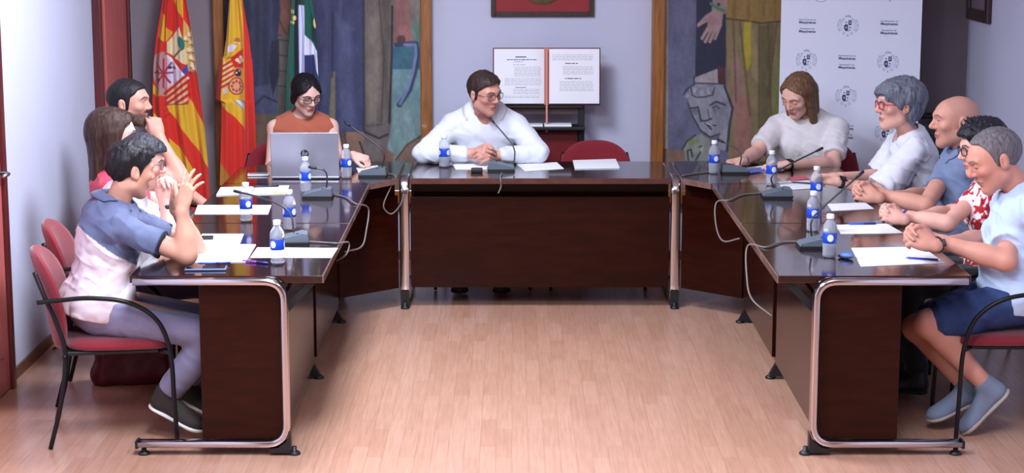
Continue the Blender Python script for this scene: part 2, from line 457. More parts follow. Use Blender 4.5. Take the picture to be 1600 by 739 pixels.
# a small socket plug low on the left wall
so = MB().box((0,-.04,-.02),(.012,.04,.03),.004); so.cur = 0
t = empty('wall_plug', (XL+.012, 9.66, .1), 0, 'small black and white plug at the foot of the left wall', 'plug')
MB().box((-.012,-.04,-.035),(.004,.04,.035),.004).build('socket_plate', mat('white_plastic',(225,225,228),.4), t)
MB().box((.004,-.022,-.02),(.04,.022,.02),.006).tube([(.03,0,-.01),(.05,-.02,-.06),(.04,-.05,-.095),(.03,-.2,-.096)],.004).build('plug_body', mat('black_plastic',(22,22,25),.45), t)

# ------------------------------------------------------------------ framed wall paintings
M_paint = mat('mural_paint', vcol=True, rough=.7, bump=.2, bump_scale=120)
M_pine = wood('pine_frame', (122,72,26), (164,104,44), .4, .25, (30,30,2.0))
def px_grid(p, Y):
    R = np.array([0,0,CH]); d = _fw+np.stack([(p.X-800)/CF, np.zeros_like(p.X), np.zeros_like(p.X)], -1)+_up*((369.5-p.Y)/CF)[...,None]
    return R+d*(Y/d[...,1:2])
def brighten(C, g): 
    l = lin(C)*g; l = np.clip(l, 0, 1); return np.where(l <= .0031308, l*12.92, 1.055*l**(1/2.4)-.055)*255
YC = YB-.05
def mural(name, label, p, x0, x1, posts, ytop, ybot):
    g = px_grid(p, YC); t = empty(name, (float(g[0,:,0].mean()), YB, 0), 0, label, 'mural')
    o = (t.location.x, t.location.y, 0)
    grid_mesh('canvas', p.nx, p.ny, g-np.array(o), brighten(p.C, GAIN_MURAL), t, M_paint, back=(0,.02,0), smooth=False)
    for px0, px1 in posts:
        a = atY((px0+px1)/2, 130, YC-.03); w_ = (px1-px0)/CF*YC/2
        MB().box((a[0]-w_-o[0], -.095, .35), (a[0]+w_-o[0], -.001, 2.42), .008).build('frame_post', M_pine, t)
    xa, xb = float(g[0,0,0]), float(g[0,-1,0]); zt = float(g[0,0,2])
    MB().box((xa-.09-o[0], -.09, zt-.02), (xb+.09-o[0], -.001, zt+.07), .008).build('frame_rail', M_pine, t)
    zb = float(g[-1,0,2]); MB().box((xa-.09-o[0], -.09, zb-.07), (xb+.09-o[0], -.001, zb+.02), .008).build('frame_rail', M_pine, t)
    return t
GAIN_MURAL = .98
# left painting: legs of standing workers, a fist with a sickle
p = Paint(350, -170, 660, 300, 1.2, (82,76,72))
P_ = p.poly
P_([(600,-170),(670,-170),(670,80),(600,80)], (92,120,112), 6); P_([(628,-170),(668,-170),(668,30),(640,40)], (120,118,108), 10); P_([(636,-60),(644,-60),(642,60),(636,60)], (150,104,88), 6, .6)
P_([(612,74),(664,74),(664,110),(612,110)], (58,100,116), 2); P_([(606,108),(664,108),(664,300),(600,300)], (108,142,146), 2)
P_([(606,180),(640,150),(664,190),(664,300),(600,300)], (124,146,142), 12, .6)
P_([(350,-170),(440,-170),(440,60),(432,176),(384,178),(376,100),(350,60)], (52,54,78), 2)
for x in (392,404,420): p.line([(x,-170),(x+4,40),(x+2,170)], 6, (76,78,104), 7, .6)
P_([(384,140),(434,128),(436,178),(392,180)], (84,90,116), 5, .7); p.line([(390,172),(412,150),(434,160)], 3, (44,46,66), 3)
P_([(430,-170),(462,-170),(458,10),(452,34),(448,56),(434,54),(438,20)], (124,84,70), 2); p.line([(436,30),(447,54)], 2, (80,52,46), 2)
P_([(434,56),(452,54),(452,190),(434,190)], (100,92,86), 2)
for y in (62,86,110,134): p.line([(434,y),(452,y+2)], 1.6, (62,54,54), 1.5)
P_([(424,64),(436,62),(436,120),(426,150),(420,110)], (40,42,60), 2)
P_([(350,178),(420,178),(418,230),(398,300),(350,300)], (112,88,74), 3); P_([(420,178),(500,178),(500,300),(410,300)], (96,90,82), 3); 
P_([(488,-170),(572,-170),(568,60),(570,204),(524,208),(520,120),(512,200),(492,204),(490,60)], (62,66,98), 2)
P_([(524,20),(548,40),(554,200),(530,204),(528,110)], (86,92,126), 8, .8); p.line([(540,-170),(530,40),(552,46)], 4, (88,92,122), 6, .7); p.line([(506,-100),(512,20),(504,190)], 8, (78,82,114), 8, .7)
P_([(518,112),(524,112),(524,190),(514,190)], (116,108,88), 2.5); p.line([(520,20),(519,120)], 2, (40,42,62), 2.5); p.line([(568,-20),(568,205)], 2, (44,42,52), 2)
P_([(568,-170),(622,-170),(614,60),(612,192),(572,196)], (106,98,90), 2); P_([(572,20),(592,30),(590,190),(574,192)], (128,118,106), 6, .7); P_([(594,-170),(612,-170),(610,20),(604,180),(598,90)], (82,74,68), 6, .7)
p.line([(613,10),(612,90),(608,196)], 3, (40,36,40), 2); p.line([(590,-30),(600,90),(596,190)], 2, (70,62,58), 3)
P_([(616,-170),(642,-170),(638,36),(646,58),(640,72),(618,72),(615,50)], (138,96,92), 2); p.ell(629,56,15,17,(146,100,96),3); p.ell(627,62,7,7,(88,56,54),3); p.line([(640,-60),(634,30)], 4, (160,118,110), 6, .6)
p.line([(620,70),(650,68),(652,84),(648,112),(640,140),(624,164)], 8, (52,60,86), 2); p.line([(632,70),(649,70),(650,86),(645,114),(637,140),(625,162)], 4.5, (112,128,164), 2)
P_([(492,206),(520,206),(528,250),(505,300),(480,300)], (84,78,78), 2); P_([(536,206),(572,206),(576,240),(566,262),(540,250)], (136,106,88), 3); p.line([(538,206),(544,252)], 2, (60,48,46), 2)
P_([(572,198),(612,194),(606,226),(598,300),(572,300),(566,230)], (112,100,98), 2); p.line([(570,206),(592,216),(606,210)], 3, (44,40,44), 2); p.line([(562,222),(572,250),(570,300)], 3, (50,44,46), 2)
P_([(618,250),(636,226),(664,208),(664,300),(606,300)], (120,96,80), 3); p.line([(618,250),(636,226),(664,208)], 2, (62,46,44), 2)
P_([(598,230),(616,240),(612,300),(594,300)], (126,92,78), 4)
p.mottle(.10, 9, 26, 1); p.mottle(.07, 3, 6, 2); p.line([(350,-170),(350,300)], 5, (60,50,46), 2)
mural('wall_painting', 'tall painting of workers’ legs and a sickle in pine frame behind laptop woman', p, 350, 660, ((335,352),(657,675)), -170, 300)
# right painting: open hand, yellow skirt, stone head
p = Paint(1036, -170, 1330, 300, 1.2, (98,98,122)); P_ = p.poly
p.mottle(.1, 20, 30, 3)
P_([(1088,-170),(1148,-170),(1140,0),(1134,106),(1120,108),(1086,122),(1088,40)], (42,44,64), 2)
P_([(1086,121),(1122,107),(1122,132),(1084,132)], (156,150,150), 1.5); P_([(1121,104),(1133,104),(1134,134),(1122,134)], (78,44,48), 1.5)
P_([(1134,28),(1140,-170),(1330,-170),(1330,300),(1140,300),(1136,180)], (128,112,78), 2); P_([(1138,-170),(1330,-170),(1330,34),(1216,34),(1190,36),(1136,28)], (140,114,62), 2)
p.line([(1136,29),(1190,36),(1225,33),(1330,33)], 2.4, (74,58,36), 2)
P_([(1146,60),(1160,120),(1178,236),(1150,236),(1142,120)], (146,112,102), 5); P_([(1162,34),(1174,34),(1174,96),(1168,112),(1162,100)], (168,150,48), 3); P_([(1174,38),(1184,80),(1186,130),(1176,120)], (148,130,92), 4)
P_([(1186,40),(1210,36),(1206,240),(1188,240)], (98,88,58), 5); P_([(1208,90),(1226,50),(1226,240),(1200,240)], (120,118,70), 5); P_([(1150,150),(1170,150),(1176,240),(1146,240)], (150,104,90), 6, .8)
for a, b_ in (((1146,34),(1150,160)),((1156,34),(1172,180)),((1186,38),(1186,200)),((1200,36),(1206,220)),((1214,36),(1200,150))): p.line([a,b_], 2.4, (84,70,44), 3, .8)
for x in range(1235,1330,16): p.line([(x,-170),(x+6,300)], 4, (96,82,52), 5, .7)
for x in (1150,1172,1196,1214): p.line([(x,-170),(x-3,30)], 3, (108,86,46), 5, .7)
P_([(1116,-40),(1146,-40),(1134,22),(1112,18)], (150,124,118), 1.5); P_([(1113,17),(1130,20),(1128,40),(1122,54),(1104,50),(1106,34),(1098,38),(1090,43),(1089,38),(1102,24)], (160,132,128), 1.5)
for a, b_ in (((1106,44),(1097,60)),((1110,48),(1102,65)),((1116,48),(1109,65)),((1123,44),(1117,60))): p.line([a,b_], 5, (160,132,128), 1.5)
for a, b_ in (((1107,50),(1101,62)),((1113,50),(1107,64)),((1119,50),(1114,62))): p.line([a,b_], 1, (92,70,72), 1.2)
p.ell(1114,32,7,9,(150,108,108),5,.7); p.line([(1111,6),(1120,12),(1131,17)], 5, (72,118,98), 1.5); p.ell(1123,7,2.5,2.5,(60,44,48),1.5)
Q = lambda pts: [(1030+a/5.28, 120+b_/5.28) for a, b_ in pts]
P_(Q([(250,90),(300,50),(530,58),(596,250),(580,380),(560,610),(480,600),(500,470),(420,498),(340,440),(268,310),(238,215)]), (140,140,150), 1.5)
P_(Q([(430,200),(560,200),(585,380),(500,470),(440,490),(470,380)]), (122,122,134), 4, .8)
for cx, cy, r in ((225,150,24),(290,105,34),(345,130,40),(405,110,42),(440,95,30)): p.ell(1030+cx/5.28, 120+cy/5.28, r/5.28, r*1.2/5.28, (128,128,138), 1.5); p.ell(1030+(cx+8)/5.28, 120+(cy+6)/5.28, r*.55/5.28, r*.7/5.28, (154,154,162), 2)
for pts, w_ in (([(200,150),(230,100),(290,60)],2.2),([(260,90),(270,150),(310,170),(380,165),(440,150),(455,90)],1.8),([(258,262),(320,250),(345,365),(390,362),(432,345)],2.6),([(400,270),(415,345)],1.2),([(420,235),(470,205),(545,232)],2.6),
    ([(438,255),(470,240),(495,262)],1.6),([(270,285),(300,270),(326,290)],1.4),([(380,385),(420,402),(465,402)],2.2),([(400,400),(430,432)],2.6),([(340,440),(420,498),(500,470)],2.2),([(238,215),(268,310),(340,440)],2),([(540,80),(606,262),(580,400),(560,610)],3.6),([(286,0),(290,52),(480,58),(530,58)],2)):
    p.line(Q(pts), w_, (54,52,64), 1.5)
p.ell(1030+462/5.28, 120+272/5.28, 4, 4, (112,112,124), 1.5); p.ell(1030+298/5.28, 120+296/5.28, 4.5, 4, (116,116,128), 1.5); p.line(Q([(385,382),(440,405)]), 1.2, (214,210,206), 1)
P_(Q([(200,700),(190,600),(260,500),(340,470),(420,520),(440,700)]), (132,136,128), 2); p.ell(1030+275/5.28,120+540/5.28,8,7,(124,138,96),4); p.ell(1030+320/5.28,120+590/5.28,9,8,(150,154,142),4)
for pts in ([(200,680),(190,600),(230,530),(300,480)],[(240,690),(232,610),(262,600),(275,660)],[(330,580),(350,570)],[(300,690),(340,620)]): p.line(Q(pts), 2.2, (44,46,48), 1.6)
P_([(1036,232),(1070,236),(1072,300),(1036,300)], (128,98,86), 4); P_([(1070,252),(1330,252),(1330,300),(1070,300)], (104,92,84), 4)
P_([(1034,-170),(1045,-170),(1043,232),(1034,232)], (172,156,134), 2)
p.mottle(.08, 6, 16, 4); p.mottle(.06, 3, 4, 5)
mural('wall_painting', 'tall painting of open hand, yellow skirt and stone head beside white banner', p, 1036, 1330, ((1018,1038),(1326,1346)), -170, 300)

# ------------------------------------------------------------------ framed pictures
def frame_obj(name, label, cat, loc, rz, w_, h_, fw_, m_frame, fields, depth=.03):
    """a picture facing local -Y; loc is the middle of its lower edge at the wall"""
    t = empty(name, loc, rz, label, cat)
    for lo, hi in (((-w_/2,0),(-w_/2+fw_,h_)),((w_/2-fw_,0),(w_/2,h_))): MB().box((lo[0],-depth,lo[1]),(hi[0],-.001,hi[1]),.004).build('frame_side', m_frame, t)
    for z0 in (0, h_-fw_): MB().box((-w_/2+fw_,-depth,z0),(w_/2-fw_,-.001,z0+fw_),.004).build('frame_side', m_frame, t)
    fields(t, w_-2*fw_, fw_, h_-2*fw_); return t
M_dkwood = wood('dark_frame_wood', (40,26,24), (62,40,34), .35, .3, (14,14,14))
def f1(t, w_, z0, h_):
    MB().box((-w_/2,-.02,z0),(w_/2,-.004,z0+h_)).build('red_field', mat('crimson_field',(142,34,38),.6,noise=.08), t)
    k = MB().ball((0,-.021,z0+h_*.5),(.22,.008,.34),28); k.build('oval_emblem', mat('bronze_emblem',(92,66,38),.5,noise=.3,noise_scale=30), t)
b0 = atY(767,26,YB-.02); b1 = atY(928,26,YB-.02)
frame_obj('framed_picture', 'crimson framed picture high on the white wall above the big book', 'picture', ((b0[0]+b1[0])/2, YB, b0[2]), 0, b1[0]-b0[0], .82, .03, M_dkwood, f1)
def f2(t, w_, z0, h_):
    MB().box((-w_/2,-.012,z0),(w_/2,-.004,z0+h_)).build('mount', mat('grey_mount',(138,128,136),.6), t)
    MB().box((-w_/2+.06,-.014,z0+.1),(w_/2-.06,-.011,z0+h_-.06)).build('print', mat('grey_print',(96,88,98),.6,noise=.2), t)
    MB().box((-w_/2,-.020,z0),(w_/2,-.017,z0+h_)).build('glass', thin_glass('picture_glass', .08), t)
pa = atX(1511,28,XR-.02); pb = atX(1544,38,XR-.02)
frame_obj('framed_picture', 'dark wooden framed picture hanging on the right wall', 'picture', (XR, (pa[1]+pb[1])/2, (pa[2]+pb[2])/2), -PI/2, abs(pa[1]-pb[1]), .55, .07, M_dkwood, f2)

# ------------------------------------------------------------------ flags on poles
M_cloth = mat('flag_cloth', vcol=True, rough=.75, sheen=.2)
M_brass = mat('brass_pole', (176,140,70), .35, 1.0)
def edge_paint(rows, step, base):
    """a cloth raster bounded by left and right edges: rows = (y, xl, xr)"""
    ys = np.arange(rows[0][0], rows[-1][0]+.01, step); xl = np.interp(ys, [r[0] for r in rows], [r[1] for r in rows]); xr = np.interp(ys, [r[0] for r in rows], [r[2] for r in rows])
    p = Paint(0,0,1,1,1,base); n = int((xr-xl).max()/step)+1; u = np.linspace(0,1,n)
    p.nx, p.ny = n, len(ys); p.X = xl[:,None]+(xr-xl)[:,None]*u[None]; p.Y = np.repeat(ys[:,None], n, 1); p.C = np.empty((p.ny,p.nx,3)); p.C[:] = base; p.U = np.repeat(u[None], p.ny, 0); return p
def flag(label, p, Y, npl, amp, pole_px, ph=0.0, drift=.6, sharp=1.0):
    t_ = p.Y; v = (t_-t_.min())/(t_.max()-t_.min())
    g = px_grid(p, Y); a = amp*(.45+.55*v)
    s = np.sin(2*PI*(npl*p.U+drift*v*.5)+ph)+.35*np.sin(2*PI*(npl*2.3*p.U-drift*v)+1.3+ph)
    g[...,1] += a*s
    base = atY(pole_px, 300, Y+.02); o = np.array([base[0], Y+.02, 0.0])
    t = empty('flag', tuple(o), 0, label, 'flag', 'flags on poles behind the council table')
    grid_mesh('flag_cloth', p.nx, p.ny, g-o, brighten(p.C, 1.15), t, M_cloth, back=(0,.006,0))
    MB().lathe([(.011,.03),(.011,2.42),(.02,2.43),(.014,2.46),(.026,2.50),(.0,2.58)],14,Matrix.Translation((0,.075,0))).build('pole', M_brass, t)
    MB().lathe([(.115,0),(.12,.015),(.11,.03),(.03,.045),(.018,.10),(.0,.10)],28,Matrix.Translation((0,.075,0))).build('base', M_brass, t)
    return t
RED, YEL = (206,44,30), (214,170,42)
rows = [(-150,268,276),(-80,262,282),(0,253,291),(60,243,301),(100,239,306),(160,237,315),(200,240,320),(250,251,325),(300,262,328),(330,268,330)]
p = edge_paint(rows, .9, RED); P_ = p.poly
P_([(264,-150),(282,-150),(285,-60),(262,-60)], YEL, 1.5); P_([(262,-60),(274,-60),(270,-20),(257,-10)], RED)
P_([(252,18),(258,24),(258,66),(246,58)], YEL); P_([(260,42),(269,51),(260,66)], YEL); P_([(270,-60),(284,-60),(286,30),(277,14),(271,0)], YEL)
P_([(286,30),(300,50),(308,70),(309,112),(294,112),(286,80)], (206,172,92))
for cx, cy in ((290,60),(296,54),(299,66),(294,78),(301,78),(297,90),(303,92),(299,102),(303,106)): p.ell(cx, cy, 3.2, 3.8, (226,212,180), 1); p.line([(cx-3,cy+4),(cx+3,cy+5)], 1.4, (120,92,60), 1)
P_([(261,66),(281,42),(286,62),(290,82),(291,102),(275,92),(261,82)], (220,206,168)); P_([(236,92),(246,82),(260,80),(262,150),(254,150),(243,138),(238,118)], (176,132,128))
P_([(258,86),(272,96),(290,120),(262,140),(258,136)], (206,198,214))
p.ell(283,67,4.6,10.5,(18,112,104),1,1,-.25); p.line([(286,76),(280,80),(271,90)], 2.6, (92,72,40), 1)
for a in (0,.78,1.57,2.36): p.line([(256-15*math.cos(a),114-22*math.sin(a)),(256+13*math.cos(a),114+22*math.sin(a))], 2.6, (150,38,58), 1.2)
for cx, cy in ((265,106),(272,106),(246,112),(248,124)): p.ell(cx, cy, 2.6, 2, (40,40,70), 1)
P_([(285,110),(292,100),(293,116),(289,118)], (52,72,168)); p.line([(261,87),(276,104),(293,123)], 3.6, (230,226,226), 1)
P_([(260,138),(291,118),(295,160),(264,165),(259,156)], (218,180,130))
for k in range(5): p.line([(258,146+k*9),(296,114+k*11)], 4.2, (184,34,34), 1)
P_([(258,64),(261,64),(262,165),(258,162)], (146,30,30), 2, .5)
P_([(261,165),(294,161),(296,154),(319,194),(330,240),(330,268),(296,216),(264,174)], YEL); P_([(264,215),(292,244),(304,268),(296,290),(280,262),(266,232)], YEL); P_([(238,132),(246,140),(252,148),(244,152),(238,146)], YEL); P_([(238,176),(246,182),(250,192),(240,190)], YEL)
P_([(262,262),(284,300),(290,330),(262,330)], YEL); p.line([(260,164),(294,162)], 1.4, (110,60,40), 1)
flag('red and yellow striped flag with quartered shield left of the plain crest flag', p, 11.68, 2.4, .030, 282, .4)
rows = [(-150,368,374),(0,357.5,379.5),(60,353,390),(88,349,393),(92,342,394),(120,340,396),(156,337,397),(160,346,397.5),(200,346,399),(250,345,400),(290,344,400)]
p = edge_paint(rows, .9, YEL); P_ = p.poly
P_([(374,-150),(385,-150),(379,0),(382,75),(384,200),(384,300),(410,300),(410,0)], RED); P_([(330,90),(349,88),(348,110),(345,165),(330,165)], (150,26,24)); P_([(345,162),(384,202),(384,300),(340,300)], RED)
P_([(356,74),(362,68),(370,72),(364,80),(357,82)], (212,206,222)); p.ell(370,64,4.5,5,(176,110,60)); p.line([(366,66),(374,68)], 1.6, (226,214,190))
P_([(360,91),(380,75),(381,106),(366,106)], (190,36,30)); 
for cx, cy in ((370,94),(376,90),(374,97),(378,94)): p.ell(cx, cy, 3, 3, (224,206,168), 1)
P_([(351,96),(362,100),(364,112),(358,132),(350,132)], (224,196,140))
for k in range(5): p.line([(347,104+k*8),(364,94+k*8)], 3, (186,34,30), 1)
p.ell(371,114,6.5,7.5,(196,90,80)); p.ell(371,114,4.6,5.6,(34,26,40)); p.ell(369,114,1.6,1.6,(220,200,210)); p.ell(373,111,1.3,1.3,(220,200,210))
p.ell(369,135,12.5,13.5,(120,40,36)); p.ell(369,135,11,12,(214,150,110))
for a in range(8): p.ell(369+7*math.cos(a*.785), 135+7.5*math.sin(a*.785), 2, 2, (160,60,46), 1)
P_([(368,158),(380,156),(382,170),(376,168)], (206,212,236)); p.line([(369,160),(379,170)], 2, (120,150,210), 1); P_([(349,138),(355,136),(356,146),(350,146)], (214,190,196))
P_([(340,256),(346,254),(360,276),(372,300),(340,300)], (170,110,40), 3)
flag('red and yellow flag with small crowned crest beside the laptop woman', p, 11.66, 1.5, .028, 372, 2.0)
rows = [(-150,462,474),(0,455,486),(45,452,494),(110,448,497),(180,446,500),(255,445,501)]
p = edge_paint(rows, .9, (8,92,74)); P_ = p.poly
P_([(462,-150),(468,-150),(470,0),(468,255),(460,255),(460,60),(461,0)], (16,18,30)); P_([(466,8),(476,8),(476,120),(478,255),(468,255),(467,110)], (204,206,232)); P_([(470,-150),(478,-150),(477,8),(468,8)], (10,70,60))
P_([(476,54),(485,62),(495,80),(498,120),(493,108),(490,86),(476,86)], (214,214,234)); P_([(476,86),(490,86),(494,112),(502,140),(502,255),(478,255)], (34,42,92)); P_([(486,20),(496,50),(496,78),(487,62)], (8,48,46), 2)
for cx, cy, a, b_ in ((457,18,3,4),(460,28,3.4,4),(457,35,4,2.6),(492,36,3,8)): p.ell(cx, cy, a, b_, (216,196,120), 1.2)
flag('dark green, white and navy flag rising behind the laptop woman', p, 11.66, 2.2, .026, 472, 1.0)
# ------------------------------------------------------------------ tables
M_walnut = wood('dark_walnut', (32,12,10), (44,18,14), .12, .4, (14,1.6,14), coat_rough=.05)
M_walnut_x = wood('dark_walnut_cross', (32,12,10), (44,18,14), .12, .4, (1.6,14,14), coat_rough=.05)
M_panel = wood('dark_walnut_panel', (33,9,5), (45,14,7), .17, 0.0, (2,2,12), spec=.16)
M_edge = wood('walnut_edge_reflection', (104,78,70), (128,98,88), .25, .4, (8,8,8))  # lighter than the tops: the reflection along the inner edge, put into the wood colour
M_chrome = mat('chrome', (205,196,196), .16, 1.0)
M_black = mat('black_plastic', (22,22,25), .45)
TZ = .74
def c_frame(parent, horiz, at, u0, u1, sgn, axis, uref):
    """bent flat chrome tube; horiz: runs from u0 (outer) to u1 (inner); axis 'x' -> lies in the XZ plane at y=at"""
    pts = fillet([(u0, TZ-.017), (u1, TZ-.017), (u1, .047), (u0, .047)], .085, 8)
    P = [(p_[0], at, p_[1]) if axis == 'x' else (at, p_[0], p_[1]) for p_ in pts]
    nrm = (0,1,0) if axis == 'x' else (1,0,0)
    o = MB().tube(P, .03, 16, flat=(.0275,.0145,nrm)).build('leg_frame', M_chrome, parent)
    s = 1 if u1 > u0 else -1
    def pr(pts2, w_, nm):
        b = MB(); M = Matrix(((1,0,0,0),(0,0,1,at),(0,1,0,0),(0,0,0,1))) if axis == 'x' else Matrix(((0,0,1,at),(1,0,0,0),(0,1,0,0),(0,0,0,1)))
        b.prism(pts2, -w_, w_, M).build(nm, M_black, o)
    ui = u1+s*.016
    pr([(ui,.10),(ui,.012),(ui-s*.085,.012),(ui-s*.085,.030),(ui-s*.05,.034),(ui-s*.016,.062)], .024, 'foot')
    pr([(u0,.03),(u0,.066),(u0-s*.012,.060),(u0-s*.012,.03)], .026, 'end_cap')
    for u in (ui+s*.012, u0+s*.02):
        c = (u, at, 0) if axis == 'x' else (at, u, 0)
        MB().lathe([(.024,0),(.026,.006),(.018,.014),(.010,.016),(.010,.034),(.0,.034)], 16, Matrix.Translation(Vector(c))).build('glide', M_black, o)
    return o
def side_table(sx, y0, y1, near, label):
    X = lambda u: .155+sx*(.918+u)
    yc = (y0+y1)/2; t = empty('conference_table', (0,0,0), 0, label, 'table', 'tables of the council horseshoe'); t.location = (X(.4), yc, 0)
    L = lambda x, y, z=0: (x-X(.4), y-yc, z)
    ya, yb = (y0+.03 if near else y0+.004), y1-.004
    top = MB().box(L(X(.006), ya, TZ-.03), L(X(.787), yb, TZ), .003).build('tabletop', M_walnut, t)
    MB().box(L(X(0), ya, TZ-.031), L(X(.006), yb, TZ+.0005), .0015).build('edge_band', M_edge, top)
    def frame(y):
        o = c_frame(t, 'x', y-yc, X(.765)-X(.4), X(.157)-X(.4), 1, 'x', 0); return o
    if near: frame(y0+.002)
    for y in ([y1-.04] if near else [y1-.10]):
        l = MB().box(L(X(.22), y-.02, .02), L(X(.26), y+.02, .709), .004).box(L(X(.22), y-.02, .02), L(X(.70), y+.02, .06), .004).build('leg', M_black, t)
        g = [(X(.145),.012),(X(.27),.012),(X(.27),.05),(X(.20),.115),(X(.165),.05)]
        MB().prism([(a-X(.4), z) for a, z in g], y-yc-.02, y-yc+.02, Matrix(((1,0,0,0),(0,0,1,0),(0,1,0,0),(0,0,0,1)))).build('foot', M_black, l)
        for u in (.155, .68): MB().lathe([(.024,0),(.026,.006),(.018,.014),(.010,.016),(.010,.022),(.0,.022)], 16, Matrix.Translation(Vector(L(X(u), y, 0)))).build('glide', M_black, l)
    MB().box(L(X(.17), ya+.03, .085), L(X(.19), y1-.09, .635), .002).build('modesty_panel', M_panel, t)
    MB().box(L(X(.18), ya+.06, .64), L(X(.21), y1-.09, .709), .002).build('apron_rail', M_panel, t)
    if near: MB().box(L(X(.176), y0+.012, .064), L(X(.505), y0+.03, .705), .002).build('gable_panel', M_panel, t)
    for y in (ya+.035, y1-.12):
        M = None
        b = MB(); b.v = []; pts = [(X(.03),.709),(X(.07),.709),(X(.172),.60),(X(.172),.56)]
        b.prism([(a-X(.4), z) for a, z in pts], y-yc-.012, y-yc+.012, Matrix(((1,0,0,0),(0,0,1,0),(0,1,0,0),(0,0,0,1))))
        b.build('bracket', M_black, t)
    return t
side_table(-1, 7.60, 8.915, True, 'long dark walnut table nearest camera in front of polo shirt man')
side_table(-1, 8.92, 10.20, False, 'dark walnut table in front of the bearded man, behind the nearest left one')
side_table(1, 7.60, 8.915, True, 'long dark walnut table nearest camera in front of man in shorts')
side_table(1, 8.92, 10.20, False, 'dark walnut table in front of grey haired woman')
def corner_table(sx, label):
    X = lambda u: .155+sx*(.918+u); cx, cy = X(.4), 10.65
    t = empty('corner_table', (cx, cy, 0), 0, label, 'table', 'tables of the council horseshoe')
    pts = [(X(0),10.205),(X(-.135),10.405),(X(-.135),11.10),(X(.45),11.10),(X(.787),10.86),(X(.787),10.205)]
    top = MB().prism([(a-cx, b-cy) for a, b in pts], TZ-.03, TZ).build('tabletop', M_walnut_x, t)
    d = Vector((X(-.135)-X(0), .2, 0)); 
    b = MB(); q = [(X(0),10.205),(X(-.135),10.405)]; nx, ny = sx*-.006*.83, -.004
    b.prism([(q[0][0]-cx,q[0][1]-cy),(q[1][0]-cx,q[1][1]-cy),(q[1][0]-cx+nx,q[1][1]-cy+ny),(q[0][0]-cx+nx,q[0][1]-cy+ny)], TZ-.031, TZ+.0005); b.build('edge_band', M_edge, top)
    a0, a1 = np.array([X(.17),10.185]), np.array([X(-.134),10.470]); n = np.array([(a1-a0)[1], -(a1-a0)[0]]); n = n/np.linalg.norm(n)*.018*(-sx)
    b = MB().prism([tuple(v-np.array([cx,cy])) for v in (a0, a1, a1-n, a0-n)], .115, .635).build('modesty_panel', M_panel, t)
    b = MB().prism([tuple(v-np.array([cx,cy])) for v in (a0-n*1.5, a1-n*1.5, a1-n*3, a0-n*3)], .62, .709).build('apron_rail', M_panel, t)
    for u, y in ((.215,10.26),(.66,10.30),(.40,11.0)):
        l = MB().tube([(X(u)-cx,y-cy,.03),(X(u)-cx,y-cy,.709)], .019, 14).build('leg', M_black, t)
        MB().lathe([(.034,0),(.036,.012),(.026,.03),(.019,.034),(.0,.034)],16,Matrix.Translation(Vector((X(u)-cx,y-cy,0)))).build('foot', M_black, l)
    return t
corner_table(-1, 'corner table carrying the silver laptop'); corner_table(1, 'corner table under the white sweater woman’s arms')
t = empty('head_table', (.155,10.75,0), 0, 'straight dark head table in front of the man in white shirt', 'table', 'tables of the council horseshoe')
top = MB().box((-.718,-.344,TZ-.03),(.718,.35,TZ),.003).build('tabletop', M_walnut_x, t)
MB().box((-.718,-.35,TZ-.031),(.718,-.344,TZ+.0005),.001).build('edge_band', wood('head_edge', (64,34,30), (84,48,42), .2, .4, (4,8,8)), top)
for x in (-.75, .75): c_frame(t, 'y', x, .33, -.262, 1, 'y', 0)
MB().box((-.717,-.265,.115),(.717,-.247,.625),.002).build('modesty_panel', M_panel, t)
MB().box((-.717,-.16,.60),(.717,-.13,.709),.002).build('apron_rail', M_panel, t)

